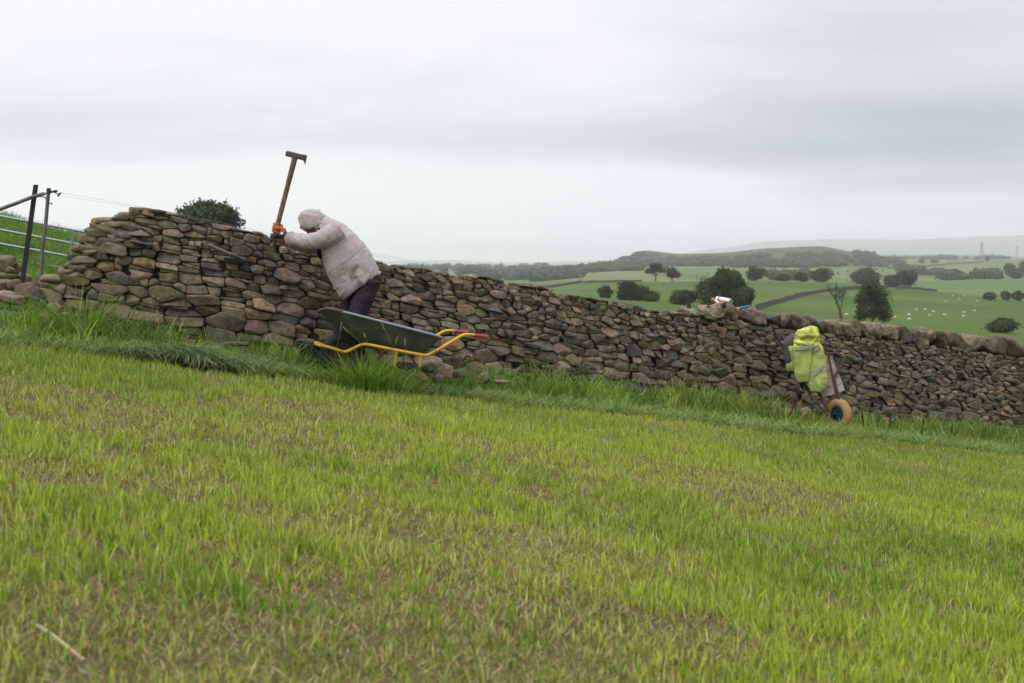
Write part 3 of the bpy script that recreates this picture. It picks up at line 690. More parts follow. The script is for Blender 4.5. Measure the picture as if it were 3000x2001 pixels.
for i, (px, y, D, w, h, tl, lb) in enumerate((
    (690, 1006, 8.95, 84, 16, .05, 'flat brown slab lying in grass at the wall foot left of the black bucket'),
    (640, 1018, 8.9, 60, 14, .0, 'thin dark slab beside the flat brown one in the grass'),
    (1190, 1070, 9.1, 92, 24, .02, 'pale flat slab under the legs of the green wheelbarrow'),
    (1236, 1102, 8.9, 52, 30, .6, 'grey slate leaning in the grass right of the wheelbarrow legs'),
    (1258, 1072, 9.5, 60, 46, .2, 'brown block behind the pale flat slab'),
    (1300, 1082, 9.4, 70, 56, .3, 'large brown stone tipped on edge right of the wheelbarrow'),
    (1286, 1108, 9.1, 40, 44, .8, 'narrow dark slate propped against the tipped stone'),
    (1345, 1092, 9.5, 52, 34, -.2, 'low rounded stone right of the tipped stone'),
    (1415, 1108, 9.8, 54, 44, -.35, 'mossy stone leaning by the yellow ragwort'),
    (1470, 1116, 9.8, 56, 18, .0, 'flat grey stone half hidden in grass right of the ragwort'),
    (1700, 1148, 11.4, 40, 20, .0, 'flat brown stone in the grass under the middle of the wall'),
    (2265, 1190, 13.0, 66, 28, .05, 'mossy flat boulder left of the wooden wheelbarrow'),
    (2310, 1206, 12.9, 46, 44, .2, 'pinkish pointed stone behind the rusty dock plant'),
    (2362, 1208, 12.8, 42, 52, -.2, 'upright brown stone just left of the wooden wheelbarrow wheel'),
    (2600, 1228, 14.6, 40, 16, .0, 'low stone in grass right of the yellow tyre'),
    (2780, 1245, 15.4, 44, 20, .0, 'low grey stone under the right part of the wall'),
    (170, 957, 8.75, 40, 16, .0, 'small stone lost in the long grass under the wall end'))):
    loose(px, y + .08 * h, D, w * .86, h * .84, lb, GF, 300 + i, tilt=tl, dark=.9)
# three odd stones up on the unfinished and coped top
loose(1454, 827, 11.35, 26, 12, 'small pale stone perched alone on the stepped top of the wall', None, 501)
loose(2125, 888, 13.3, 26, 32, 'dark upright stone under the steel flask on the wall', None, 502, tilt=.2)
loose(2140, 905, 13.2, 24, 40, 'tan leaning stone below the steel flask on the wall', None, 503, tilt=-.2)
# ------------------------------------------------------------------ grass
def blade_geo(Pn, h, w, az, lean, curv, col, segs=2, face=None, droop=0.5):
    n = len(Pn); fa = RS.uniform(0, math.pi, n) if face is None else face
    wd = np.stack([np.cos(fa), np.sin(fa), 0 * fa], -1); dr = np.stack([np.cos(az), np.sin(az), 0 * az], -1)
    ts = np.linspace(0, 1, segs + 1); V = np.empty((n, 2 * segs + 1, 3))
    for k, t in enumerate(ts):
        hor = h * (lean * t + curv * t * t); ver = h * (t - droop * np.minimum(curv, 1.2) * t * t)
        c = Pn + dr * hor[:, None]; c[:, 2] += ver
        if k == segs: V[:, 2 * segs] = c
        else:
            ww = (w * (1 - 0.55 * t ** 1.5) / 2)[:, None]; V[:, 2 * k] = c - wd * ww; V[:, 2 * k + 1] = c + wd * ww
    b = (np.arange(n) * (2 * segs + 1))[:, None]; Q = []
    for k in range(segs - 1): Q.append(b + np.array([2 * k, 2 * k + 1, 2 * k + 3, 2 * k + 2]))
    k = segs - 1; T = b + np.array([2 * k, 2 * k + 1, 2 * k + 2])
    C = np.repeat(col, 2 * segs + 1, axis=0)
    return V.reshape(-1, 3), np.concatenate(Q) if Q else np.zeros((0, 4), int), T, C
def link_blades(name, parts, m, **t):
    Vs, Qs, Ts, Cs = [], [], [], []; off = 0
    for V, Q, T, C in parts: Vs.append(V); Qs.append(Q + off); Ts.append(T + off); Cs.append(C); off += len(V)
    me = mesh_np(name, np.concatenate(Vs), [np.concatenate(Qs), np.concatenate(Ts)], np.concatenate(Cs), m, smooth=False)
    o = link(name, me, kind='structure'); o['kind'] = 'stuff'; return tag(o, t.get('label'), t.get('cat'))
def scatter(n, y0, y1, keep, pw=1.0, marg=1.9):
    """points in the field of view, denser near the camera"""
    u = RS.uniform(size=n)
    if pw == 1.0: Y = y0 * (y1 / y0) ** u
    else: Y = (y0 ** (1 - pw) + u * (y1 ** (1 - pw) - y0 ** (1 - pw))) ** (1 / (1 - pw))
    X = RS.uniform(-1, 1, n) * (0.56 * Y + marg); k = keep(X, Y); X, Y = X[k], Y[k]
    return np.stack([X, Y, ground(X, Y)], -1)
def dry_mask(x, y):                 # where the mown field is thin and brown
    a = fbm(x / 1.25, y / 0.95, 0, 41, 3); b = fbm(x / 0.42, y / 0.34, 0, 43, 2)
    streak = np.exp(-((y - (4.9 - 0.30 * x) + 0.5 * (fbm(x / 1.1, 0 * x, 0, 45, 2) - .5)) / 0.38) ** 2) * 0.10 + np.exp(-((y - (3.2 - 0.36 * x) + 0.5 * (fbm(x / 0.8, 0 * x, 0, 46, 2) - .5)) / 0.25) ** 2) * 0.08
    return sstep(0.48, 0.68, 0.62 * a + 0.38 * b + streak - 0.05 * sstep(6.5, 8.5, y) + 0.035 * sstep(5.0, 3.0, y) * sstep(1.2, -.5, x))
def vary(base, n, s=0.18): return np.array(base)[None] * (1 + RS.uniform(-s, s, (n, 1))) * (1 + RS.uniform(-.06, .06, (n, 3)))
def mixn(a, b, t): return a * (1 - t[:, None]) + b * t[:, None]
def build_grass():
    inm = lambda X, Y: Y < edge_Y(X) + .03
    parts = []
    for n, y0, y1, sz in ((19000, 1.25, 3.4, 1.0), (40000, 3.2, 7.2, 1.0), (70000, 6.6, 16.0, 1.0)):
        p = scatter(n, y0, y1, inm, pw=0.0); p = np.repeat(p, 6, 0); p[:, :2] += RS.normal(0, .011, (len(p), 2)); p[:, 2] = ground(p[:, 0], p[:, 1]); p = p[RS.uniform(size=len(p)) > 0.5 * dry_mask(p[:, 0], p[:, 1])]
        # tufting
        cl = fbm(p[:, 0] / .13, p[:, 1] / .13, 0, 51, 2); p = p[RS.uniform(size=len(p)) < sstep(.22, .55, cl) + .12]
        m = len(p); d = dry_mask(p[:, 0], p[:, 1]); big = fbm(p[:, 0] / 1.4, p[:, 1] / 1.0, 0, 53, 3); tf = fbm(p[:, 0] / .2, p[:, 1] / .2, 0, 55, 2)
        h = (0.024 + 0.046 * tf) * RS.uniform(.5, 1.4, m) * (1 - .25 * d) + 0.012 * (RS.uniform(size=m) < .06) * 3
        g1 = vary((0.33, 0.425, 0.045), m, .5); g2 = vary((0.185, 0.30, 0.03), m, .45); g3 = vary((0.52, 0.50, 0.17), m, .35)
        c = mixn(g2, g1, sstep(.36, .6, big + RS.uniform(-.12, .12, m))); c = mixn(c, g3, (RS.uniform(size=m) < .22 + .3 * d).astype(float) * RS.uniform(.4, 1, m))
        parts.append(blade_geo(p, h, RS.uniform(.0034, .0072, m) * sz, RS.uniform(0, 6.28, m), RS.uniform(-.1, .45, m), RS.uniform(0, .6, m) ** 2, c, 2))
    link_blades('mown_grass', parts, M['grass'], label='short yellow-green mown grass stubble covering the sloping field', cat='grass')
    # dead thatch and clippings lying between the stubble
    parts = []
    for n, y0, y1, sz in ((190000, 1.25, 3.4, 1.2), (190000, 3.2, 7.2, 1.3), (140000, 6.6, 16.0, 1.6)):
        p = scatter(n, y0, y1, inm, pw=0.2); d = dry_mask(p[:, 0], p[:, 1]); p = p[RS.uniform(size=len(p)) < .42 + .55 * d]; m = len(p); d = dry_mask(p[:, 0], p[:, 1])
        p[:, 2] += RS.uniform(.001, .012, m)
        s1 = vary((0.38, 0.31, 0.16), m, .4); s2 = vary((0.18, 0.12, 0.06), m, .4); s3 = vary((0.24, 0.24, 0.075), m, .35)
        q = RS.uniform(size=m); c = np.where((q < .42)[:, None], s1, np.where((q < .66)[:, None], s2, s3))
        hh = RS.uniform(.006, .020, m); parts.append(blade_geo(p, hh, RS.uniform(.0022, .0044, m) * sz, RS.uniform(0, 6.28, m), RS.uniform(.4, 2.4, m), RS.uniform(-.3, .3, m), c, 2, droop=0))
    link_blades('dry_thatch', parts, M['thatch'], label='brown and straw coloured dead grass lying in the mown field', cat='dead grass')
    # verge: long grass between the mown edge and the wall
    def wall_Y(X): return np.interp(X, _Xs, _Ys)
    parts = []
    vx = lambda X, Y: (Y > edge_Y(X)) & (Y < wall_Y(X) + .12) & (X > -7.5)
    p = scatter(190000, 7.0, 20, vx, pw=-0.2, marg=.7); gap = wall_Y(p[:, 0]) - p[:, 1]; e = (p[:, 1] - edge_Y(p[:, 0])) / np.maximum(wall_Y(p[:, 0]) - edge_Y(p[:, 0]), .3)
    clump = fbm(p[:, 0] / .28, p[:, 1] / .28, 0, 61, 3); p_keep = RS.uniform(size=len(p)) < .25 + 1.5 * sstep(.35, .6, clump); p = p[p_keep]; e = e[p_keep]; clump = clump[p_keep]; m = len(p)
    hl = .55 * fbm(p[:, 0] / .55, p[:, 1] / .5, 0, 63, 2) + .45 * fbm(p[:, 0] / .11, p[:, 1] / .11, 0, 64, 2)
    h = (.06 + .29 * sstep(.38, .70, hl)) * sstep(.05, .55, e) * (1 - .40 * sstep(.7, 1.0, e)) * RS.uniform(.5, 1.35, m) + .04
    # shorter before the barrow and the loose stones so that they show
    X = p[:, 0]; h *= 1 - .42 * np.exp(-((X + .55) / .75) ** 2); h *= 1 + .15 * np.exp(-((X + 3.6) / .8) ** 2); h *= 1 - .6 * np.exp(-((X - 4.25) / .4) ** 2)
    bx = vary((0.145, 0.225, 0.028), m, .3); by = vary((0.26, 0.35, 0.05), m, .25); bd = vary((0.08, 0.14, 0.025), m, .3); bs = vary((0.42, 0.37, 0.17), m, .25)
    q = fbm(p[:, 0] / .35, p[:, 1] / .3, 0, 65, 2); c = mixn(bd, bx, sstep(.3, .55, q + RS.uniform(-.15, .15, m))); c = mixn(c, by, sstep(.52, .68, q + RS.uniform(-.15, .15, m))); c = mixn(c, bs, (RS.uniform(size=m) < .09).astype(float))
    c = c * RS.uniform(.55, 1.5, (m, 1)); parts.append(blade_geo(p, h, RS.uniform(.005, .010, m), RS.uniform(0, 6.28, m), RS.uniform(-.05, .30, m), RS.uniform(.0, .7, m), c, 4, droop=.35))
    # long tufts
    for px, D, s in ((230, 8.8, 1.5), (250, 8.75, 1.2), (60, 8.5, 1.0), (440, 8.9, .85), (560, 8.95, .7), (770, 9.1, .8), (860, 8.9, .7), (1040, 8.35, .95), (1075, 8.4, 1.0), (1110, 8.5, .8), (1330, 9.5, .8), (1440, 9.9, 1.0), (1560, 10.2, 1.15), (1640, 10.6, 1.2), (1720, 10.9, 1.1), (1780, 11.2, 1.0), (1880, 11.6, .9), (2010, 12.0, 1.0), (2110, 12.4, .9), (2330, 12.8, .6), (2385, 12.9, .5), (2560, 13.6, .8), (2700, 14.4, .9), (2800, 14.9, .9), (2920, 15.4, 1.0), (3000, 15.8, 1.2), (12, 8.3, .8), (130, 8.5, .9)):
        n = 210; X0 = (px - CX) / F * D; ang = RS.uniform(0, 6.28, n); rr = RS.gamma(2, .035, n) * 1.2; x = X0 + rr * np.cos(ang) * 1.6; y = D + rr * np.sin(ang)
        pp = np.stack([x, y, ground(x, y)], -1); c = vary((0.15, 0.265, 0.03), n, .5)
        parts.append(blade_geo(pp, RS.uniform(.10, .44, n) * s, RS.uniform(.005, .009, n), ang, RS.uniform(.05, .4, n), RS.uniform(.1, .9, n), c, 4))
    link_blades('verge_grass', parts, M['grass'], label='long uncut green grass growing along the foot of the wall', cat='long grass')
    # laid swath of cut grass along the mown edge
    parts = []
    n = 34000; X = RS.uniform(-5.6, 10, n); keepn = fbm(X / .45, 0 * X, 0, 91, 2); X = X[RS.uniform(size=n) < .15 + 1.2 * sstep(.35, .65, keepn) * (.45 + .55 * (X < 0))]; n = len(X); off = RS.normal(.16, .20, n); w = 1 + 1.1 * np.exp(-((X + 2.75) / .5) ** 2); Y = edge_Y(X) + off * w + .06
    k = (np.abs(X) < .58 * Y) & (off > -.14) & (off < .8); X, Y, off, w = X[k], Y[k], off[k], w[k]; n = len(X)
    thick = (.055 * w - .02) * np.exp(-((off - .12) / .2) ** 2) * (.45 + 1.0 * fbm(X / .7, Y / .7, 0, 71, 2))
    pp = np.stack([X, Y, ground(X, Y) + thick * RS.uniform(.2, 1, n) + .012], -1)
    az = RS.uniform(0, 6.28, n); c = mixn(vary((0.125, 0.19, 0.04), n, .4), vary((0.27, 0.34, 0.09), n, .35), (RS.uniform(size=n) < .5 - .3 * np.exp(-((X + 2.75) / .6) ** 2)).astype(float)); c = mixn(c, vary((.22, .27, .13), n), (RS.uniform(size=n) < .08).astype(float))
    hh = RS.uniform(.03, .09, n); parts.append(blade_geo(pp, hh, RS.uniform(.004, .008, n), az, RS.uniform(1.2, 3.0, n), RS.uniform(-.4, .4, n), c, 3, droop=.6))
    n = 2600; X = RS.normal(-2.72, .28, n); u = RS.uniform(0, 1, n); Y = edge_Y(X) + .02 + .42 * u; hump = .06 * np.exp(-((X + 2.72) / .42) ** 2) * np.sin(np.clip(u, 0, 1) * math.pi) ** .7
    pp = np.stack([X, Y, ground(X, Y) + .02 + hump * RS.uniform(.75, 1.05, n)], -1); c = mixn(vary((0.13, 0.21, 0.065), n, .45), vary((0.27, 0.35, 0.15), n, .3), (RS.uniform(size=n) < .5).astype(float))
    parts.append(blade_geo(pp, RS.uniform(.16, .30, n), RS.uniform(.004, .007, n), RS.normal(-.85, .6, n), RS.uniform(.8, 1.0, n), RS.uniform(.3, .7, n), c, 5, droop=1.5))
    # flattened grass in the front half of the verge
    p = scatter(75000, 7.0, 16, lambda X, Y: (Y > edge_Y(X)) & (Y < edge_Y(X) + .95), pw=-.2); m = len(p); p[:, 2] += RS.uniform(.02, .07, m)
    c = mixn(vary((0.18, 0.28, 0.05), m, .3), vary((0.28, 0.36, 0.10), m, .25), (RS.uniform(size=m) < .4).astype(float))
    parts.append(blade_geo(p, RS.uniform(.03, .10, m), RS.uniform(.004, .008, m), RS.uniform(0, 6.28, m), RS.uniform(.5, 2.4, m), RS.uniform(-.3, .4, m), c, 3, droop=.6))
    link_blades('cut_grass_swath', parts, M['grass'], label='dark swath of laid cut grass along the edge of the mown field', cat='cut grass')
    # rough grass of the bank behind the gate and beyond the wall foot
    n = 60000; th = RS.uniform(-.56, -.36, n); r = 12 * (42 / 12) ** RS.uniform(size=n); X = r * np.sin(th); Y = r * np.cos(th)
    k = Y > np.interp(X, _Xs, _Ys, left=9.6) + 1.0; X, Y = X[k], Y[k]; n = len(X); q = fbm(X / .8, Y / .8, 0, 81, 3)
    c = mixn(vary((0.075, 0.15, 0.02), n, .25), vary((0.15, 0.25, 0.035), n, .25), sstep(.4, .6, q + RS.uniform(-.1, .1, n)))
    link_blades('bank_grass', [blade_geo(np.stack([X, Y, ground(X, Y)], -1), (.07 + .25 * sstep(.45, .75, q)) * RS.uniform(.6, 1.4, n), RS.uniform(.01, .022, n), RS.uniform(0, 6.28, n), RS.uniform(0, .4, n), RS.uniform(0, .7, n), c, 3)], M['grass'],
        label='rough bright green grass on the bank rising behind the gate', cat='bank grass')
build_grass()

# ------------------------------------------------------------------ trees
def leaf_cloud(centers, radii, n, size, cols, seed, flat=1.0, hollow=.55):
    r = np.random.RandomState(seed); k = len(centers); wts = np.array([R[0] * R[2] for R in radii]); wts /= wts.sum()
    w = r.choice(k, n, p=wts); C = np.array(centers)[w]; R = np.array(radii)[w]
    d = r.normal(size=(n, 3)); d /= np.linalg.norm(d, axis=1)[:, None]; rad = hollow + (1 - hollow) * r.uniform(size=n) ** .6; rad *= 1 + .26 * np.abs(r.normal(size=n)) * (r.uniform(size=n) < .4)
    Pn = C + d * R * rad[:, None]
    a = r.normal(size=(n, 3)) + d * .8; a /= np.linalg.norm(a, axis=1)[:, None]; t = np.cross(a, r.normal(size=(n, 3))); t /= np.linalg.norm(t, axis=1)[:, None]; b = np.cross(a, t)
    s = size * r.uniform(.6, 1.4, n)[:, None]
    V = np.stack([Pn - t * s, Pn - b * s * .6, Pn + t * s, Pn + b * s * .6], 1).reshape(-1, 3); Q = np.arange(4 * n).reshape(n, 4)
    nz = fbm(Pn[:, 0] / (size * 9), Pn[:, 1] / (size * 9), Pn[:, 2] / (size * 9), seed, 2)
    cc = cols[0][None] * (1 - sstep(.35, .65, nz))[:, None] + cols[1][None] * sstep(.35, .65, nz)[:, None]; cc = cc * r.uniform(.75, 1.25, (n, 1))
    return V, Q, np.repeat(cc, 4, 0)
GREENS = dict(dark=(np.array((.023, .040, .013)), np.array((.052, .082, .022))), mid=(np.array((.030, .055, .016)), np.array((.062, .098, .028))), olive=(np.array((.045, .060, .022)), np.array((.085, .10, .036))))
def tree(px, ybase, wpx, hpx, lo, hi, label, name='tree', group=None, D=None, tone='mid', trunk=.12, seed=0, lobes=9, squash=1.0, n=None, shape=None, bare=0.0):
    D = D or find_D(px, ybase, lo, hi); s = D / F; base = on_ground(px, D); zb = -(ybase - HY) * s; 
    if abs(base.z - zb) < 4: base.z = min(base.z, zb) if abs(base.z - zb) < 1.5 else base.z
    W_, H_ = wpx * s, hpx * s; r = random.Random(seed + int(px)); root = thing(name, base, label, 'bush' if name == 'bush' else 'tree', group)
    lobes_c, lobes_r = [], []; cz0 = H_ * (trunk + (1 - trunk) * .5); rz = H_ * (1 - trunk) / 2
    for i in range(lobes):
        if shape: fx, fz, fr = shape[i % len(shape)]; cx, cz = fx * W_ / 2, H_ * fz; rr = fr * W_ / 2
        else:
            a = r.uniform(0, 6.28); q = r.uniform(.15, .62); cx = math.cos(a) * q * W_ / 2 * 1.02; cz = cz0 + math.sin(a) * q * rz * 1.05; rr = r.uniform(.3, .5) * W_ / 2
            if cz > cz0 + .3 * rz: cx *= .8
        cy = r.uniform(-.35, .35) * W_ / 2; rz_ = min(rr * r.uniform(.7, 1.0) * squash, rz * .75)
        cz = min(max(cz, H_ * trunk + rz_ * .8), H_ - rz_ * .95)
        lobes_c.append((base.x + cx, base.y + cy, base.z + cz)); lobes_r.append((rr, rr, rz_))
    if not shape: lobes_c.append((base.x, base.y, base.z + cz0)); lobes_r.append((W_ * .36, W_ * .36, rz * .8))
    leaf = max(2.6 * s, min(W_ * .03, .45)); n = n or int(min(6500, max(300, wpx * hpx * .8)))
    V, Q, C = leaf_cloud(lobes_c, lobes_r, n, leaf, GREENS[tone], seed + 5, hollow=.45)
    # inner mass of foliage behind the outermost leaves
    Vs, Fs, Cs = [V], [], [C]; off = len(V); tri = []
    for c, R in zip(lobes_c, lobes_r):
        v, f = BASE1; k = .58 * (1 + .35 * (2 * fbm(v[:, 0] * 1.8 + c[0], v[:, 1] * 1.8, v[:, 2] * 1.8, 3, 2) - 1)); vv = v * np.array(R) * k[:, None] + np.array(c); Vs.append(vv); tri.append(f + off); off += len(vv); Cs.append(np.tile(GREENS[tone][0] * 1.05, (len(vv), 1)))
    me = mesh_np('crown', np.concatenate(Vs), [Q, np.concatenate(tri)], np.concatenate(Cs), M['foliage'], smooth=False); link('crown', me, root)
    b = MB(); tr = max(W_ * .035, .8 * s); top = base + Vector((0, 0, cz0)); b.tube([base - Vector((0, 0, .5)), base + Vector((0, 0, H_ * trunk)), top], [tr * 1.2, tr * .9, tr * .35], 7)
    for c in lobes_c[:6]: b.tube([base + Vector((0, 0, H_ * max(trunk, .1))), (base + Vector((0, 0, H_ * .3)) + Vector(c)) / 2, Vector(c)], [tr * .6, tr * .4, tr * .12], 5)
    link('trunk', b.mesh('trunk', M['bark']), root); return root
tree(612, 702, 188, 112, 0, 0, 'broad dark tree whose round crown rises behind the left part of the wall', D=150, tone='mid', seed=1, lobes=14, trunk=.1, n=5200, shape=[(-.45, .5, .5), (.4, .5, .5), (0, .7, .52), (-.2, .82, .35), (.3, .78, .38), (-.75, .42, .28), (.72, .45, .3), (.05, .4, .6), (-.35, .7, .35), (.55, .66, .3)])
tree(1921, 823, 62, 54, 700, 1, 'wind-spread tree with bare trunk on the brow, left of the round one', D=600, tone='dark', seed=2, trunk=.34, squash=.55, lobes=9, shape=[(-.5, .6, .42), (.5, .62, .42), (0, .8, .5), (-.2, .9, .3), (.25, .86, .35), (-.65, .52, .25), (.1, .65, .4)])
tree(1969, 823, 48, 46, 0, 0, 'smaller round tree on the brow beside the wind-spread one', D=602, tone='dark', seed=3, trunk=.16)
tree(1772, 882, 48, 50, 0, 0, 'upright rounded bush left of the broad clump in the near field', name='bush', D=330, tone='dark', seed=4, trunk=.02)
tree(1858, 888, 108, 62, 0, 0, 'broad rounded tree clump in the near field, middle of the view', D=310, tone='dark', seed=5, trunk=.02, shape=[(-.4, .72, .42), (-.62, .4, .36), (.1, .6, .42), (.55, .45, .4), (-.1, .3, .5), (.75, .28, .26), (.35, .25, .4), (-.15, .82, .3)])
tree(1912, 894, 60, 46, 0, 0, 'low spreading tree at the right edge of the broad clump', D=300, tone='dark', seed=6, trunk=.02)
tree(2130, 912, 150, 125, 0, 0, 'tallest leafy tree of the group behind the flask on the wall', D=255, tone='mid', seed=7, trunk=.06, lobes=15, n=6500, shape=[(-.1, .84, .32), (.25, .78, .3), (-.4, .66, .32), (.55, .6, .3), (.05, .6, .36), (.78, .42, .24), (-.6, .42, .34), (.3, .4, .34), (-.15, .3, .4), (.6, .22, .3), (-.5, .2, .35), (.1, .14, .35)])
tree(2070, 912, 84, 108, 0, 0, 'paler tree left of the tallest one behind the wall', D=285, tone='mid', seed=8, trunk=.05, lobes=9)
tree(2182, 912, 64, 76, 0, 0, 'dark tree at the right edge of the leafy group behind the wall', D=250, tone='mid', seed=9, trunk=.04)
tree(2006, 914, 104, 46, 0, 0, 'low dark thicket left of the leafy tree group', name='bush', D=270, tone='dark', seed=10, trunk=.0)
tree(2215, 824, 72, 44, 0, 0, 'wide tree on the brow above the long field wall', D=620, tone='dark', seed=11, trunk=.08)
for i, (px, w, h, t) in enumerate(((2294, 52, 24, 'leftmost low tree of the row of three on the brow'), (2346, 54, 30, 'middle tree of the row of three on the brow'), (2404, 66, 44, 'right and tallest tree of the row of three on the brow'))):
    tree(px, 827, w, h, 0, 0, t, D=625, tone='dark', seed=20 + i, trunk=.04, group='trees along the brow')
tree(2537, 834, 106, 58, 0, 0, 'big domed tree standing above the dense dark near tree', D=680, tone='olive', seed=31, trunk=.08, squash=.9, lobes=14)
tree(2612, 843, 60, 42, 0, 0, 'round dark tree between the domed tree and the taller lobed one', D=640, tone='dark', seed=32, trunk=.1)
tree(2662, 845, 68, 58, 0, 0, 'taller lobed dark tree at the right end of the brow', D=640, tone='dark', seed=33, trunk=.18)
tree(2556, 952, 112, 128, 0, 0, 'dense dark green tree rising close behind the coping stones', D=230, tone='dark', seed=34, trunk=.03, lobes=15, n=5200, shape=[(0, .8, .5), (-.35, .6, .5), (.35, .62, .5), (-.4, .35, .5), (.5, .35, .5), (.7, .18, .35), (0, .45, .6), (-.2, .9, .3), (.25, .9, .3), (-.6, .2, .35)])
tree(2940, 962, 116, 44, 0, 0, 'low dark bush just above the coping at the right', name='bush', D=255, tone='dark', seed=35, trunk=.0, squash=.8)
for i, (px, w, h, t) in enumerate(((2903, 46, 28, 'left bush of the dark hedge line at the right edge'), (2946, 36, 34, 'taller middle bush of the dark hedge line at the right edge'), (2982, 50, 30, 'right bush of the dark hedge line at the right edge'))):
    tree(px, 882, w, h, 450, 800, t, name='bush', tone='dark', seed=40 + i, trunk=.0, group='bushes of the right hand hedge', squash=.8)
tree(2961, 797, 42, 42, 0, 0, 'hazy round tree below the second pylon', D=1250, tone='dark', seed=45, trunk=.08)
tree(2925, 814, 40, 16, 0, 0, 'low hazy bush left of the round tree near the right edge', name='bush', D=1150, tone='dark', seed=46, trunk=.0)
tree(2975, 814, 60, 30, 0, 0, 'wide hazy thicket at the right edge below the round tree', name='bush', D=1140, tone='dark', seed=47, trunk=.0)
tree(3000, 795, 34, 50, 0, 0, 'hazy tree cut by the right edge of the photo', D=1250, tone='dark', seed=48, trunk=.05)
tree(2893, 770, 18, 18, 0, 0, 'tiny hazy tree on the ridge right of the large pylon', D=2200, tone='dark', seed=49, trunk=.1)
for i, (px, w, h, t) in enumerate(((2779, 38, 14, 'wide hazy bush in the middle of the far right fields'), (2700, 26, 11, 'hazy tree clump left on the distant skyline field'), (2736, 28, 10, 'hazy tree clump right on the distant skyline field'), (2672, 20, 10, 'small hazy bush at the start of the far field wall'))):
    tree(px, (812, 770, 770, 786)[i], w, h, 0, 0, t, name='bush', D=(1150, 2150, 2150, 1700)[i], tone='dark', seed=50 + i, trunk=.0, squash=.6)
# the dead, half-bare tree
def bare_tree(px, ybase, hpx, D):
    s = D / F; base = on_ground(px, D); H_ = hpx * s; root = thing('tree', base, 'half-dead tree with bare twisted limbs left of the dense dark tree', 'tree')
    r = random.Random(4); b = MB(); tips = []
    def grow(p, d, L, rad, lev):
        pts = [p]; 
        for i in range(4): d = (d + Vector((r.gauss(0, .16), r.gauss(0, .16), r.gauss(.04, .1)))).normalized(); p = p + d * L / 4; pts.append(p)
        b.tube(pts, [rad * (1 - .14 * i) for i in range(5)], 6); tips.append(p)
        if lev < 4:
            for k in range(3 if lev < 2 else 2): 
                d2 = (d + Vector((r.uniform(-.9, .9), r.uniform(-.7, .7), r.uniform(-.2, .6)))).normalized(); grow(pts[r.choice([2, 3, 4])], d2, L * r.uniform(.5, .75), rad * .55, lev + 1)
    z0 = base - Vector((0, 0, .5)); b.tube([z0, base + Vector((-.06 * H_, 0, .32 * H_))], [.055 * H_, .034 * H_], 8)
    q = base + Vector((-.06 * H_, 0, .3 * H_)); grow(q, Vector((-.45, 0, 1)), .38 * H_, .028 * H_, 0); grow(q, Vector((.55, 0, .9)), .3 * H_, .024 * H_, 1); grow(q, Vector((-.1, .1, 1)), .42 * H_, .022 * H_, 1)
    link('trunk', b.mesh('trunk', M['bark']), root)
    cs = [t[:] for t in tips]; V, Q, C = leaf_cloud(cs, [(.045 * H_,) * 3] * len(cs), 420, 1.8 * s, GREENS['olive'], 9, hollow=0.1)
    link('crown', mesh_np('crown', V, [Q], C, M['foliage'], smooth=False), root)
bare_tree(2467, 935, 118, 225)

# woods and hedges of the far hill: masses nobody could count
def woods():
    r = np.random.RandomState(12); Vs, Qs, Cs, Ts = [], [], [], []; off = 0
    def canopy(px, D, wm, hm, tone='dark'):
        nonlocal off
        x = (px - CX) / F * D; z = gz(x, D); nl = 60; c = [(x, D, z + hm * .5)]; V, Q, C = leaf_cloud(c, [(wm / 2, wm / 2, hm / 2)], nl, wm * .12, GREENS[tone], r.randint(9999), hollow=.7)
        Vs.append(V); Qs.append(Q + off); Cs.append(C * 1.2); off += len(V); v, f = BASE1; v = v * np.array((wm * .44, wm * .44, hm * .5)) + np.array(c[0]); Vs.append(v); Ts.append(f + off); off += len(v); Cs.append(np.tile(GREENS[tone][0] * 1.3, (len(v), 1)))
    for _ in range(520):           # wooded flank and foot of the hill
        px = r.uniform(1540, 1880); D = r.uniform(1500, 2450); t = (px - 1540) / 340
        if D > 1560 + 1000 * t + 120 * r.normal(): continue
        canopy(px, D, r.uniform(14, 26), r.uniform(7, 12) if D < 2000 else r.uniform(3, 7))
    for _ in range(480):
        px = r.uniform(1870, 2560); D = r.uniform(1550, 2000)
        if fbm(np.array([px / 90]), D / 160, 0, 3, 2)[0] < .36: continue
        canopy(px, D, r.uniform(14, 24), r.uniform(6, 10))
    for _ in range(70): canopy(r.uniform(2500, 2650), r.uniform(1800, 2300), r.uniform(10, 16), r.uniform(7, 13))
    for _ in range(90):            # scattered trees of the valley on the left
        px = r.uniform(1180, 1600); D = r.uniform(1300, 3800); canopy(px, D, r.uniform(14, 26), r.uniform(9, 15))
    for px0, px1, D0, D1, k in ((1490, 1680, 1350, 1650, 70), (1400, 1560, 2100, 2300, 40), (1560, 1700, 1200, 1300, 30), (2560, 2800, 3200, 3400, 30), (2250, 2430, 1050, 1150, 20), (2700, 2830, 3000, 3100, 26), (2640, 2760, 1500, 1400, 24), (2760, 2940, 1180, 1210, 18), (2860, 2960, 3000, 3200, 30)):
        for j in range(k):
            t = r.uniform(); canopy(px0 + (px1 - px0) * t, D0 + (D1 - D0) * t + r.normal() * 10, r.uniform(10, 22), r.uniform(6, 13))
    o = link('woodland', mesh_np('woodland', np.concatenate(Vs), [np.concatenate(Qs), np.concatenate(Ts)], np.concatenate(Cs), M['foliage'], smooth=False), kind='structure'); o['kind'] = 'stuff'
    tag(o, 'hazy dark woodland and hedges around the distant hill', 'woodland')
woods()

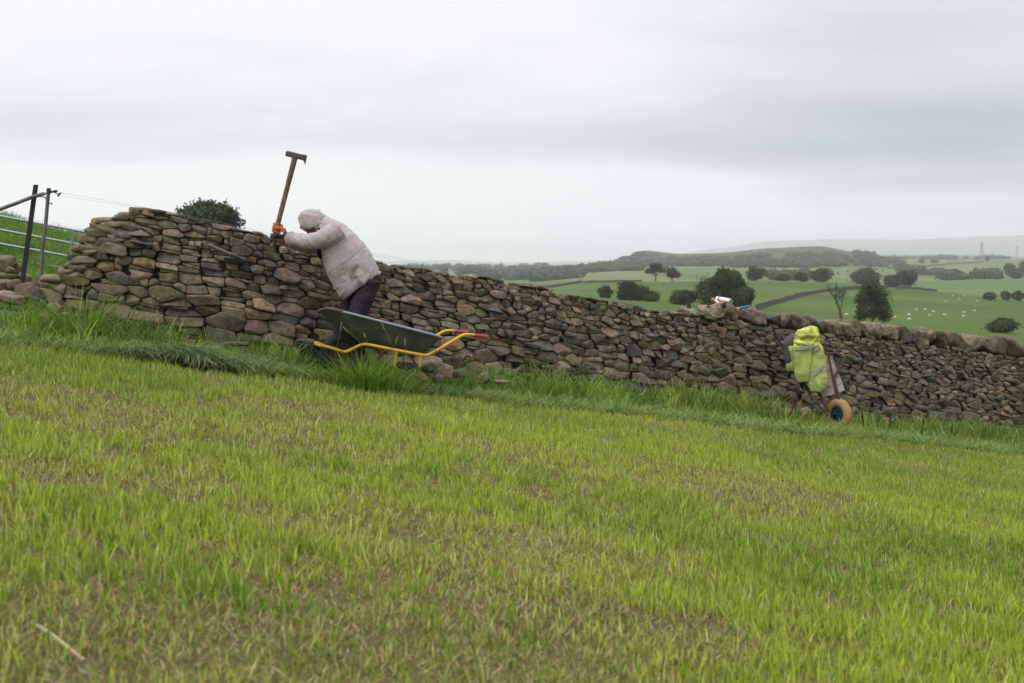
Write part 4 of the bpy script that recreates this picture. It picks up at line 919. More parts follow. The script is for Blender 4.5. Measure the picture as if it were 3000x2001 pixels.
# field walls and sheep
def field_wall(pts, D, label, h=1.3, th=.7):
    pts3 = []
    for (x0, y0), (x1, y1) in zip(pts[:-1], pts[1:]):
        for k in range(6): t = k / 6; pts3.append((x0 + (x1 - x0) * t, y0 + (y1 - y0) * t))
    pts3.append(pts[-1]); rings = []
    for i, (x, y) in enumerate(pts3):
        d = find_D(x, y, D[0], D[1]) if y else D[0] + (D[1] - D[0]) * i / (len(pts3) - 1); X = (x - CX) / F * d; z = gz(X, d); hh = h * (1 + .12 * random.uniform(-1, 1))
        rings.append([Vector((X, d - th / 2, z - .6)), Vector((X, d - th / 2.6, z + hh)), Vector((X, d + th / 2.6, z + hh)), Vector((X, d + th / 2, z - .6))])
    b = MB(); b.ring_loft(rings); link('field_wall', b.mesh('field_wall', FW, smooth=False), label=label, cat='field wall', group='stone walls dividing the far fields')
FW = mat('far_wall', (0.075, 0.07, 0.062), rough=.95, var=.5, vscale=.6)
field_wall([(2215, 911), (2240, 900), (2290, 886), (2350, 868), (2420, 855), (2500, 848), (2560, 844), (2600, 844)], (240, 605), 'dark stone wall curving down across the nearest green field', 1.7, 1.2)
field_wall([(2622, 845), (2700, 847), (2745, 849)], (520, 610), 'short straight stone wall under the lobed dark tree', 1.3)
field_wall([(1708, 0), (1800, 0), (1880, 0)], (605, 605), 'stone wall along the brow left of the two brow trees', 1.3)
field_wall([(1580, 0), (1640, 0), (1706, 0)], (475, 600), 'stone wall falling left from the brow to the valley', 1.4)
field_wall([(2600, 0), (2760, 0), (2880, 0)], (1750, 2200), 'distant stone wall rising to the pylon ridge', 2.6, 2)
field_wall([(2570, 0), (2700, 0), (2800, 0)], (1300, 1650), 'distant stone wall below the one to the pylon ridge', 2.4, 2)
def sheep(i, px, y, face):
    D = find_D(px, y + 3, 300, 590); base = on_ground(px, D); root = thing('sheep', base, SH[i], 'sheep', 'white sheep grazing the far field')
    b = MB(); rings = []
    for x, r, z in ((-.55, .12, .62), (-.48, .24, .62), (-.25, .31, .60), (.05, .32, .60), (.3, .28, .62), (.45, .2, .66), (.5, .1, .68)):
        rings.append([Vector((x, r * math.cos(a), z + r * math.sin(a))) for a in [k * math.pi / 5 for k in range(10)]])
    b.ring_loft(rings)
    b.tube([(.42, 0, .68), (.62, 0, .52), (.72, 0, .32)], [.14, .09, .09], 8); b.ell((.78, 0, .22), (.15, .07, .08)); b.ell((.68, .09, .34), (.03, .07, .03)); b.ell((.68, -.09, .34), (.03, .07, .03))
    for sx, sy in ((-.42, .14), (-.42, -.14), (.3, .13), (.3, -.13)):
        b.tube([(sx, sy, .5), (sx - .03 * (sx < 0), sy, .28), (sx, sy, -.05)], [.09, .045, .035], 6)
    b.tube([(-.55, 0, .7), (-.62, 0, .45)], [.04, .05], 6)
    me = b.mesh('sheep_body', M['wool']); me.transform(Matrix.Scale(0.78, 4)); o = bpy.data.objects.new('sheep_body', me); COL.objects.link(o); o.parent = root
    root.rotation_euler = (0, 0, face)
sp = [(2792, 864), (2811, 876), (2771, 882), (2864, 881), (2826, 866), (2685, 907), (2710, 906), (2734, 912), (2663, 922), (2724, 923), (2767, 922), (2824, 915), (2823, 926), (2855, 910), (2623, 929), (2664, 935), (2480, 926)]
SH = ['highest white sheep, near the brow on the right', 'sheep just right below the highest one', 'sheep just left below the highest one', 'lone sheep far right high in the flock field', 'faint small sheep beside the highest one',
      'left sheep of the pair right of the dense dark tree', 'right sheep of the pair right of the dense dark tree', 'sheep lying between the pair and the middle of the flock', 'left sheep of the lower row, above the coping', 'sheep below the one between pair and middle', 'single sheep in the very middle of the flock',
      'upper sheep of the close right hand pair', 'lower sheep of the close right hand pair', 'rightmost sheep of the lower flock', 'sheep nearest the dense dark tree on its right', 'lowest sheep, just above the coping stones', 'small sheep between the bare tree and the dense tree']
for i, (px, y) in enumerate(sp): sheep(i, px, y, random.uniform(-.8, .8) + (math.pi if random.random() < .5 else 0))
def pylon(px, D, H_, label):
    base = on_ground(px, D); root = thing('pylon', base, label, 'pylon', None); b = MB(); R = .32
    def w(t): return H_ * (.115 * (1 - t) ** 1.4 + .012)
    for sx in (-1, 1):
        for sy in (-1, 1): b.tube([base + Vector((sx * w(t), sy * w(t), H_ * t)) for t in (0, .2, .4, .6, .8, 1)], R, 4)
    for i in range(9):
        t0, t1 = i / 9, (i + 1) / 9
        for sy in (-1, 1):
            b.tube([base + Vector((-w(t0), sy * w(t0), H_ * t0)), base + Vector((w(t1), sy * w(t1), H_ * t1))], R * .55, 4); b.tube([base + Vector((w(t0), sy * w(t0), H_ * t0)), base + Vector((-w(t1), sy * w(t1), H_ * t1))], R * .55, 4)
    link('lattice', b.mesh('lattice', M['pylon'], smooth=False), root)
    for t, a in ((.68, .16), (.8, .2), (.92, .14)):
        c = MB(); c.tube([base + Vector((-a * H_, 0, t * H_)), base + Vector((0, 0, t * H_ + H_ * .02)), base + Vector((a * H_, 0, t * H_))], R * .8, 4); link('cross_arm', c.mesh('cross_arm', M['pylon'], smooth=False), root)
pylon(2877, 2260, 45, 'tall lattice electricity pylon on the right hand ridge'); pylon(2980, 3300, 42, 'smaller hazier lattice pylon at the far right')
# ------------------------------------------------------------------ the waller
def remesh(mb, voxel, smooth_it=6, sub=None):
    me = mb.mesh('tmp', None); o = bpy.data.objects.new('tmp', me); COL.objects.link(o)
    m = o.modifiers.new('r', 'REMESH'); m.mode = 'VOXEL'; m.voxel_size = voxel; m.use_smooth_shade = True
    if smooth_it: s = o.modifiers.new('s', 'SMOOTH'); s.factor = .5; s.iterations = smooth_it
    dg = bpy.context.evaluated_depsgraph_get(); dg.update(); r = bpy.data.meshes.new_from_object(o.evaluated_get(dg)); bpy.data.objects.remove(o); bpy.data.meshes.remove(me); return r
def get_vn(me):
    n = len(me.vertices); a = np.empty(n * 3); me.vertices.foreach_get('co', a); b = np.empty(n * 3); me.vertices.foreach_get('normal', b); return a.reshape(-1, 3), b.reshape(-1, 3)
def set_v(me, V): me.vertices.foreach_set('co', V.astype(np.float32).ravel()); me.update()
def set_col(me, C):
    c = np.ones((len(C), 4), np.float32); c[:, :3] = C; at = me.color_attributes.new('Col', 'FLOAT_COLOR', 'POINT'); at.data.foreach_set('color', c.ravel())
def ridge(V, e1, e2, l1, l2, seed):
    e1 = np.array(e1, float); e2 = np.array(e2, float); e1 /= np.linalg.norm(e1); e2 /= np.linalg.norm(e2); e3 = np.cross(e1, e2)
    u, v, w = V @ e1, V @ e2, V @ e3; u = u + .03 * (vn3(v / .12, u / .1, w / .12, seed + 3) - .5)
    return 1 - np.abs(2 * fbm(u / l1, v / l2, w / (l2 * .8), seed, 2) - 1) * 2
D0 = 9.35
def S(x, y, d=0.0): return P(x, y, D0 + d)
def px_of(V): return CX + F * V[:, 0] / V[:, 1], HY - F * V[:, 2] / V[:, 1]
def seg_dist(x, y, a, b):
    ax, ay = a; bx, by = b; L = (bx - ax) ** 2 + (by - ay) ** 2; t = np.clip(((x - ax) * (bx - ax) + (y - ay) * (by - ay)) / L, 0, 1); return np.hypot(x - ax - t * (bx - ax), y - ay - t * (by - ay))
def limb(mb, pts, n=16, flat=1.0): mb.tube(spline([S(*p[:3]) for p in pts], 3), [r for i, p in enumerate(pts) for r in ([p[3] + (pts[i + 1][3] - p[3]) * k / 3 for k in range(3)] if i < len(pts) - 1 else [p[3]])], n, flat=flat)
def trunk_loft(mb, st, n=24, e=2.4):
    cs = [S(x, y, d) for x, y, a, b, d in st]; rings = []
    for i, (x, y, a, b, d) in enumerate(st):
        ax = (cs[min(i + 1, len(cs) - 1)] - cs[max(i - 1, 0)]); ax.y = 0; ax.normalize(); nr = Vector((ax.z, 0, -ax.x)); am = a / F * D0; ring = []
        for k in range(n):
            t = 2 * math.pi * k / n; c, s_ = math.cos(t), math.sin(t); ring.append(cs[i] + nr * (am * math.copysign(abs(c) ** (2 / e), c)) + Vector((0, b * math.copysign(abs(s_) ** (2 / e), s_), 0)))
        rings.append(ring)
    mb.ring_loft(rings)
fg = on_ground(1040, D0)
person = thing('person', Vector((S(1045, 900).x, D0, fg.z)), 'person in a pale hooded jacket bent over swinging a long hammer at the wall', 'person')
NEAR_ARM = [(990, 674, -.17, .098), (968, 690, -.205, .092), (940, 702, -.215, .078), (914, 707, -.205, .070), (886, 706, -.16, .060), (862, 701, -.11, .054), (846, 697, -.075, .055)]
FAR_ARM = [(982, 692, .17, .09), (950, 714, .2, .08), (920, 722, .18, .065), (890, 721, .13, .056), (866, 716, .085, .052), (853, 711, .06, .051)]
NEAR_LEG = [(1080, 818, -.1, .112), (1067, 862, -.11, .098), (1051, 910, -.12, .087), (1039, 955, -.12, .08), (1042, 1010, -.11, .07), (1052, 1078, -.1, .064)]
FAR_LEG = [(1062, 828, .1, .108), (1037, 872, .1, .092), (1014, 915, .1, .082), (1003, 955, .1, .076), (1001, 1010, .1, .066), (1005, 1080, .1, .062)]
# body: one continuous figure
b = MB(); sh = lambda L, k: [(x, y, d, r * k) for x, y, d, r in L]
trunk_loft(b, [(1080, 828, 44, .16, 0), (1058, 800, 48, .165, 0), (1030, 765, 46, .16, 0), (1005, 725, 44, .17, 0), (988, 700, 36, .17, 0), (968, 680, 22, .09, 0), (948, 668, 17, .06, 0), (932, 660, 17, .06, 0)])
limb(b, sh(NEAR_ARM, .62) + [(828, 687, -.03, .030)]); limb(b, sh(FAR_ARM, .62) + [(828, 706, .02, .030)]); limb(b, sh(NEAR_LEG, .8)); limb(b, sh(FAR_LEG, .8))
HC = S(921, 654); hx = basis((.89, 0, -.42), (.45, 0, .89))     # head frame: X down the neck, Z back of the head
b.ell(HC, (.122, .076, .10), hx); b.ell(HC + hx @ Vector((.045, 0, -.055)), (.07, .06, .055), hx)       # skull, jaw
b.ell(HC + hx @ Vector((-.005, 0, -.108)), (.026, .014, .018), hx); b.ell(HC + hx @ Vector((.055, 0, -.098)), (.016, .026, .014), hx)    # nose, mouth and chin
b.ell(HC + hx @ Vector((.092, 0, -.082)), (.02, .026, .02), hx)
for s_ in (-1, 1):
    b.ell(HC + hx @ Vector((.0, s_ * .078, .005)), (.032, .012, .02), hx); b.ell(HC + hx @ Vector((-.03, s_ * .03, -.088)), (.014, .02, .012), hx)
for hp, wr in (((808, 676, -.03), (828, 687, -.03)), ((800, 700, .02), (828, 706, .02))): b.tube([S(*wr), S(*hp)], [.03, .032], 12)
me = remesh(b, .009, 3); me.materials.append(M['skin2']); link('body', me, person)
for s_ in (-1, 1):
    e = MB(); e.ell(HC + hx @ Vector((-.03, s_ * .03, -.096)), (.009, .012, .009), hx); link('eye', e.mesh('eye', M['black']), person)
# jacket
b = MB()
trunk_loft(b, [(1061, 842, 64, .225, 0), (1055, 834, 68, .235, 0), (1040, 806, 69, .235, 0), (1024, 776, 70, .23, 0), (1008, 742, 64, .225, 0), (992, 712, 54, .215, 0), (976, 688, 44, .185, 0), (958, 668, 33, .13, 0), (944, 658, 27, .10, 0), (936, 655, 24, .09, 0)])
limb(b, NEAR_ARM, 18); limb(b, FAR_ARM, 18)
me = remesh(b, .0065, 7); V, Nn = get_vn(me); x, y = px_of(V)
arm = sstep(975, 945, x) * (y < 735); f1 = ridge(V, (-.55, 0, .85), (.85, .3, .45), .075, .34, 1); f2 = ridge(V, (1, 0, .6), (-.55, .2, 1), .05, .16, 2); f3 = ridge(V, (.7, 0, .7), (.7, .2, -.7), .07, .2, 5)
cr = lambda f: np.clip(f, 0, 1) ** 2; d = (1 - arm) * (.0055 * cr(f1) + .003 * cr(f3) + .004 * cr(ridge(V, (.9, 0, .5), (-.4, .3, .9), .06, .3, 31))) + arm * (.008 * cr(f2) + .004 * cr(f3))
d += .012 * ridge(V, (1, 0, .3), (-.3, .3, 1), .035, .12, 8) * np.exp(-((x - 875) / 28) ** 2 - ((y - 705) / 22) ** 2)
seam = lambda a, b_: seg_dist(x, y, a, b_)
g = np.minimum.reduce([seam((1070, 722), (1020, 765)), seam((1020, 765), (965, 800)), seam((1004, 655), (985, 700)), seam((985, 700), (984, 722)), seam((984, 722), (1000, 735)), seam((1010, 770), (1036, 838)), seam((958, 790), (985, 838)), seam((985, 838), (1000, 866)), seam((1040, 856), (1115, 811))])
near = V[:, 1] < D0 + .02; d -= np.where(near, .003 * np.exp(-(g / 1.5) ** 2), 0); pk = seam((1065, 727), (965, 800)); d += np.where(near, .003 * np.sin((x + y * .3) * 1.1) * np.exp(-(pk / 6) ** 2), 0)
V2 = V + Nn * d[:, None]; set_v(me, V2)
n_ = fbm(V[:, 0] / .05, V[:, 1] / .05, V[:, 2] / .05, 4, 3)
st = np.clip(np.exp(-(np.minimum(seam((1045, 790), (1000, 800)), seam((1000, 790), (1060, 830))) / 17) ** 2) * sstep(.38, .6, n_) * .8 + np.exp(-((x - 852) / 13) ** 2) * .75 * sstep(.3, .55, n_) + sstep(722, 740, y) * (x < 930) * .5 + np.exp(-(g / 1.5) ** 2) * .35 + .75 * sstep(.62, .75, n_) * sstep(730, 800, y) * .5, 0, 1)
set_col(me, 1 - st[:, None] * (1 - np.array((.46, .38, .29))[None])); me.materials.append(M['jacket']); jk = link('jacket', me, person)
# hood: a shell open below the face
def hood():
    bm = bmesh.new(); bmesh.ops.create_icosphere(bm, subdivisions=5, radius=1)
    hc = S(921, 650); 
    for v in bm.verts:
        u = v.co.copy(); p = hx @ Vector((u.x * .150, u.y * .115, u.z * .108)); v.co = hc + p
    V = np.array([v.co[:] for v in bm.verts]); x, y = px_of(V)
    lim = np.interp(x, [870, 888, 900, 919, 932, 948, 975], [686, 682, 674, 667, 672, 688, 700])
    bmesh.ops.delete(bm, geom=[v for v, k in zip(list(bm.verts), y > lim) if k], context='VERTS')
    bmesh.ops.recalc_face_normals(bm, faces=bm.faces[:]); bmesh.ops.solidify(bm, geom=bm.faces[:], thickness=.007)
    me = bpy.data.meshes.new('hood'); bm.to_mesh(me); bm.free(); me.polygons.foreach_set('use_smooth', [True] * len(me.polygons)); V, Nn = get_vn(me); x, y = px_of(V)
    d = .010 * np.clip(ridge(V, (.3, 0, 1), (1, .2, -.35), .045, .14, 13), 0, 1) ** 2 + .008 * np.clip(ridge(V, (1, 0, .3), (-.2, .5, 1), .05, .1, 17), 0, 1) ** 2
    c = V.mean(0); dirn = V - c; dirn /= np.linalg.norm(dirn, axis=1)[:, None]
    brim = sstep(905, 885, x) * sstep(640, 675, y); V = V + dirn * (d + .012 * brim)[:, None]; set_v(me, V)
    n_ = fbm(V[:, 0] / .03, V[:, 1] / .03, V[:, 2] / .03, 6, 3); st = .45 * sstep(.5, .7, n_) + .3 * np.exp(-((y - (640 + .1 * (x - 900))) / 5) ** 2) * sstep(.4, .6, n_)
    set_col(me, 1 - st[:, None] * (1 - np.array((.6, .52, .45))[None])); me.materials.append(M['jacket']); return link('hood', me, jk)
hood()
b = MB()
b.tube(spline([S(924, 622, -.02), S(929, 617, -.02), S(935, 614, -.02), S(938, 617, -.02), S(934, 621, -.02), S(926, 621, -.02)], 4), .0028, 5); b.tube([S(924, 622, -.02), S(931, 623, -.02)], .006, 6)
link('drawcord', b.mesh('drawcord', M['black']), jk); b = MB(); b.tube(spline([S(933, 671, -.11), S(940, 676, -.14), S(950, 671, -.15), S(955, 668, -.14)], 4), .003, 5); b.ell(S(934, 671, -.12), (.012, .01, .014))
link('drawcord', b.mesh('drawcord', M['black']), jk)
b = MB(); b.ell(S(941, 738, .02), (.035, .12, .07)); link('shirt', b.mesh('shirt', mat('navy_shirt', (.012, .014, .035), rough=.9)), person)
# trousers
b = MB(); limb(b, NEAR_LEG, 18); limb(b, FAR_LEG, 18); b.ell(S(1076, 812, 0), (.135, .19, .12)); me = remesh(b, .0085, 4); V, Nn = get_vn(me); x, y = px_of(V)
d = .009 * ridge(V, (.3, 0, 1), (1, .4, -.3), .06, .16, 21) + .005 * ridge(V, (1, 0, -.4), (.4, .2, 1), .05, .2, 23)
pk = np.minimum.reduce([seg_dist(x, y, (1042, 878), (1086, 884)), seg_dist(x, y, (1044, 888), (1084, 893)), seg_dist(x, y, (1086, 884), (1074, 925))]); d -= .007 * np.exp(-(pk / 1.6) ** 2) * (V[:, 1] < D0 - .05)
set_v(me, V + Nn * d[:, None]); me.materials.append(M['trousers']); link('trousers', me, person)
for x, y, d in ((1053, 1096, -.1), (1006, 1098, .1)):
    c = S(x, y, d); c.z = gz(c.x, c.y) + .02; b = MB(); rings = []
    for dx_, hw, ht in ((.09, .02, .03), (.075, .04, .07), (.03, .045, .10), (-.03, .046, .095), (-.10, .048, .06), (-.16, .045, .045), (-.20, .025, .03)):
        rings.append([c + Vector((dx_, hw * math.cos(t), max(0, math.sin(t)) * ht - .0)) for t in [2 * math.pi * k / 14 for k in range(14)]])
    b.ring_loft(rings); b.tube([c + Vector((.03, 0, .04)), c + Vector((.03, 0, .17))], [.052, .056], 14); o = link('boot', b.mesh('boot', M['boot']), person)
    s_ = MB(); s_.ring_loft([[c + Vector((dx_, hw * sy * 1.05, z)) for sy, z in ((-1, -.025), (1, -.025), (1, .004), (-1, .004))] for dx_, hw in ((.09, .03), (.05, .045), (-.1, .05), (-.19, .03))]); link('sole', s_.mesh('sole', M['black']), o)
# hammer, a thing of its own, in his hands
HA, HB = S(864, 462, -.005), S(797, 722, -.005); ha = (HA - HB).normalized()
root = thing('sledgehammer', HB, 'long-handled walling hammer raised head-up in the gloved hands', 'hammer')
b = MB(); b.tube([HB, HB + ha * .25, HB + ha * .6, HA + ha * .02], [.0215, .0205, .021, .024], 12, flat=1.15); link('handle', b.mesh('handle', M['wood']), root)
def hammer_head():
    e1 = (S(898, 463, -.005) - S(838, 449, -.005)).normalized(); e3 = Vector((-e1.z, 0, e1.x)); e3 = e3 if e3.z > 0 else -e3; c = S(868, 456, -.005); rings = []
    for t, up, dn, w in ((-.098, .018, .020, .020), (-.094, .024, .026, .026), (-.055, .026, .027, .027), (.0, .024, .027, .026), (.05, .024, .027, .022), (.080, .026, .033, .015), (.094, .027, .058, .008), (.1, .022, .062, .004)):
        k = w * .35; rings.append([c + e1 * t + e3 * z + Vector((0, yy, 0)) for yy, z in ((-w, -dn + k), (-w, up - k), (-w + k, up), (w - k, up), (w, up - k), (w, -dn + k), (w - k, -dn), (-w + k, -dn))])
    b = MB(); b.ring_loft(rings); link('head', b.mesh('head', M['steel']), root)
hammer_head()
def glove(center, wrist, side, m, name):
    """fingers close round the handle; side -1: back of the hand towards the field, +1: towards the wall"""
    C = center; w = (wrist - C).normalized(); r_ = (w - ha * w.dot(ha)).normalized(); n = Vector((0, side, 0)); n = (n - ha * n.dot(ha) - r_ * n.dot(r_)).normalized(); b = MB()
    lens = (1.0, 1.12, 1.05, .82)
    for i in range(4):
        off = ha * (.034 - .0225 * i); a1 = 205 * lens[i]; pts = []; rad = []
        for k in range(9):
            t = math.radians(35 + (a1) * k / 8); R = .0335 - .002 * k / 8; pts.append(C + off + r_ * (math.cos(t) * R) + n * (math.sin(t) * R)); rad.append((.0135, .0138, .0125, .0128, .0118, .0120, .0112, .0105, .007)[k] * (.9 if i == 3 else 1.0))
        b.tube(pts, rad, 9); b.ell(pts[1] + n * .004, (.0145, .0145, .0145))                         # knuckle
        b.ell(pts[-1], (.0095,) * 3)
    # palm and back of hand
    b.tube([C + r_ * .012 + n * .026 + ha * 0.002, C + r_ * .04 + n * .026, C + r_ * .07 + n * .012, wrist], [.030, .036, .034, .030], 14, flat=.72)
    b.tube([C + r_ * .02 + n * .02 + ha * .02, C + r_ * .02 + n * .02 - ha * .02], [.024, .024], 10)
    # thumb round the other side
    b.tube(spline([C + r_ * .052 + n * .004 + ha * .012, C + r_ * .036 - n * .018 + ha * .028, C + r_ * .012 - n * .034 + ha * .034, C - r_ * .014 - n * .033 + ha * .030], 3), [.017, .0165, .016, .016, .0155, .015, .0145, .014, .0135, .010], 9)
    b.tube([C + r_ * .07 + n * .01, wrist], [.033, .034], 14)
    me = remesh(b, .0032, 2); me.materials.append(m); return link('glove', me, person)
hc1 = HB + ha * ((S(811, 668) - HB).dot(ha)); g1 = glove(hc1, S(833, 689, -.045), -1, M['glove_o'], 'orange'); g1['label'] = 'orange glove'
hc2 = HB + ha * ((S(802, 699) - HB).dot(ha)); g2 = glove(hc2, S(833, 706, .03), 1, M['glove_d'], 'teal'); g2['label'] = 'dark teal glove'
b = MB(); wv = (S(852, 699, -.07) - S(826, 684, -.035)).normalized(); wc = S(832, 688, -.05)
b.tube([wc - wv * .012, wc + wv * .012], [.037, .037], 20); wt = link('watch', b.mesh('watch', M['black']), person)
fn = Vector((-.1, -1, .25)); fn = (fn - wv * fn.dot(wv)).normalized(); fc = wc + fn * .036
b = MB(); b.tube([fc, fc + fn * .012], [.021, .021], 20); link('case', b.mesh('case', M['steel']), wt); b = MB(); b.tube([fc + fn * .0121, fc + fn * .0135], [.0125, .012], 20); link('dial', b.mesh('dial', M['white']), wt)

# ------------------------------------------------------------------ green wheelbarrow
def Dn(px): return 8.9 - (1411 - px) / 463 * .5
LV = Vector((-.2, .56, 0))
def T(px, y, l=0.0, roll=0.0): return P(px, y, Dn(px)) + LV * l - Vector((0, 0, roll * l))
wb = thing('wheelbarrow', T(1150, 1068, .5), 'green wheelbarrow with yellow tube frame and red grips standing by the wall', 'wheelbarrow')
def rrect(corners, rad, n=5):      # rounded quad in 3D
    out = []
    for i in range(4):
        a, c, d = corners[i - 1], corners[i], corners[(i + 1) % 4]; p0 = c + (a - c).normalized() * rad; p1 = c + (d - c).normalized() * rad
        for k in range(n + 1): t = k / n; out.append(p0 * (1 - t) ** 2 + c * 2 * t * (1 - t) + p1 * t * t)
    return out
def quad(x0, y0, x1, y1, l0, l1, roll=.055): return [T(x0, y0, l0, roll), T(x1, y1, l0, roll), T(x1, y1, l1, roll), T(x0, y0, l1, roll)]
lv = [(quad(1082, 1012, 1246, 1036, .22, .78), .05), (quad(1070, 1006, 1256, 1034, .17, .83), .07), (quad(1035, 980, 1272, 1019, .12, .88), .09), (quad(995, 938, 1289, 1002, .05, .95), .10), (quad(960, 902, 1301, 989, 0, 1), .11)]
b = MB(); rings = [rrect(q, r) for q, r in lv]; ctr = sum((p for p in rings[-1]), Vector()) / len(rings[-1])
inner = [[p + (Vector((ctr.x, ctr.y, p.z)) - p).normalized() * .006 + Vector((0, 0, .004)) for p in rg] for rg in rings]
b.ring_loft(rings + inner[::-1]); link('tub', b.mesh('tub', M['tub']), wb)
rim = rings[-1]; nr = len(rim); b = MB(); b.tube(rim[3:] + rim[:4], .0115, 8, cap=False); rm = link('rim', b.mesh('rim', M['rim']), wb)
b = MB(); b.tube([p + Vector((0, 0, .001)) for p in (rim[-3:] + rim[:6])] + [T(1005, 912, 0, .055)], .0130, 8); link('rust_patch', b.mesh('rust_patch', M['rimrust']), rm)
def frame(l0, l1, nm):
    k = lambda px: l0 + (l1 - l0) * float(sstep(1130, 1040, px))
    pts = [T(x, y, k(x)) for x, y in ((948, 1015), (980, 1024), (1012, 1034), (1022, 1034.5), (1034, 1030), (1062, 1015), (1078, 1011), (1100, 1014), (1150, 1024), (1225, 1038), (1243, 1041), (1256, 1039), (1275, 1029), (1320, 1003), (1350, 985), (1362, 981), (1376, 980.5), (1392, 982))]
    b = MB(); b.tube(spline(pts, 3), .0143, 12); o = link('frame_tube', b.mesh('frame_tube', M['yellow']), wb)
    b = MB(); b.tube([T(1388, 982, l0), T(1390, 982.2, l0), T(1392, 982.4, l0), T(1393, 982.5, l0), T(1427, 987, l0), T(1427.5, 987, l0)], [.0175, .021, .021, .0185, .0178, .013], 14); link('grip', b.mesh('grip', M['red']), o)
frame(0, .24, 'near'); frame(1, .76, 'far')
for l in (0, 1):
    lo_ = T(1155, 1067, l); b = MB()
    b.tube([T(1163, 1027, l), T(1159, 1048, l), T(1155, 1074, l)], .0145, 8, flat=.6); link('leg', b.mesh('leg', M['yellow']), wb); b = MB(); b.tube([T(1233, 1042, l), T(1232, 1056, l), T(1229, 1074, l)], .0145, 8, flat=.6); link('leg', b.mesh('leg', M['yellow']), wb)
b = MB(); b.tube([T(948, 1016, .24), T(944, 1017, .5), T(948, 1016, .76)], .0143, 10); link('cross_bar', b.mesh('cross_bar', M['yellow']), wb)
def torus(mb, c, ax, R, rx, rr, n=36, m=12, tread=0):
    B = basis(ax, (0, 0, 1)) if abs(ax.z) < .9 else basis(ax, (1, 0, 0)); rings = []
    for i in range(n):
        t = 2 * math.pi * i / n; rd = B @ Vector((0, math.cos(t), math.sin(t))); ring = []
        for j in range(m):
            q = 2 * math.pi * j / m; k = 1 + (tread if (i % 2) and abs(q) < 99 and math.cos(q) > .3 else 0); ring.append(c + rd * (R + rr * math.cos(q) * k) + ax * (rx * math.sin(q)))
        rings.append(ring)
    mb.ring_loft(rings + [rings[0]], cap=False)
wc = T(1018, 1048, .5); axl = LV.normalized(); w_ = MB(); w_.tube([wc - axl * .06, wc + axl * .06], .02, 10); w_.tube([wc - axl * .02, wc + axl * .02], [.115, .115], 20); wh = link('wheel', w_.mesh('wheel', mat('wheel_hub', (.05, .018, .018), rough=.6)), wb)
b = MB(); torus(b, wc, axl, .148, .042, .045, tread=.06); link('tyre', b.mesh('tyre', M['rubber']), wh)
b = MB()
for l in (.24, .76): b.tube([T(1022, 1033, l), wc + axl * (l - .5) * .2, T(1062, 1016, l)], .010, 6, flat=.5)
link('axle_bracket', b.mesh('axle_bracket', M['red']), wb)

# black rubber bucket behind the barrow's nose
bc = P(922, 1062, 9.12); bc.z = gz(bc.x, bc.y) - .01; tk = thing('bucket', bc, 'black rubber builder bucket in the grass behind the wheelbarrow nose', 'bucket')
b = MB(); prof = [(0, 0), (.115, 0), (.122, .02), (.150, .20), (.153, .205), (.158, .21), (.168, .275), (.172, .285), (.166, .292), (.158, .285), (.145, .2), (.112, .02), (0, .015)]
b.ring_loft([[bc + Vector((r * math.cos(t), r * math.sin(t) * .9, z + .012 * math.cos(2 * t))) for t in [2 * math.pi * k / 28 for k in range(28)]] for r, z in prof]); link('tub', b.mesh('tub', M['rubber']), tk)
b = MB(); b.tube(spline([bc + Vector((.155, -.04, .27)), bc + Vector((.13, -.12, .32)), bc + Vector((.06, -.155, .30)), bc + Vector((.04, -.16, .265))], 4), .011, 7); link('handle', b.mesh('handle', M['rubber']), tk)

# brown bar lodged against the face, left of the waller
b = MB(); b.tube(spline([P(607, 716, 9.12), P(625, 724, 9.12), P(665, 742, 9.13), P(690, 750, 9.15), P(710, 763, 9.22)], 3), [.006] + [.021] * 3 + [.02] * 6 + [.016] * 3, 10); link('iron_bar', b.mesh('iron_bar', M['steel']), label='brown rounded bar lodged slantwise in the wall face above a slate', cat='bar')

# ------------------------------------------------------------------ posts, pipe, gate, fence wires
def Z4(x, y): return x / 3.735, 520 + y / 3.735
dpz = 9.75
def Q4(x, y, d=0.0): a, c = Z4(x, y); return P(a, c, dpz + d)
ax = basis(Vector((0, 1, 0)), (Q4(392, 80) - Q4(236, 1195)))
top, bot = Q4(392, 80), Q4(225, 1270)
b = MB(); b.ring_loft([[c + Vector((sx * .017, sy * .017, 0)) for sx, sy in ((-1, -1), (1, -1), (1, 1), (-1, 1))] for c in (bot, top)]); bp = link('post', b.mesh('post', M['blackpost'], smooth=False), label='slim black metal post leaning beside the gate, left of the grey pole', cat='post')
root = thing('post', Q4(436, 1260), 'grey weathered pipe post with a brown clamp on top, right of the black one', 'post')
b = MB(); b.tube([Q4(436, 1260, -.12), Q4(462, 800, -.12), Q4(500, 500, -.12), Q4(533, 125, -.12)], .0172, 14); pl = link('pole', b.mesh('pole', M['pole']), root)
b = MB()
for yy in range(270, 620, 33): xx = np.interp(yy, [125, 500, 800], [533, 500, 462]) + 12; b.ell(Q4(xx, yy, -.136), (.0035, .003, .006), n=8, m=5)
link('bolt_hole', b.mesh('bolt_hole', M['black']), pl)
b = MB(); b.tube([Q4(531, 178, -.12), Q4(533, 122, -.12), Q4(533, 116, -.12)], [.0205, .0205, .013], 14); b.tube([Q4(548, 158, -.12), Q4(575, 156, -.12), Q4(600, 152, -.12), Q4(628, 146, -.12)], [.012, .010, .013, .009], 8)
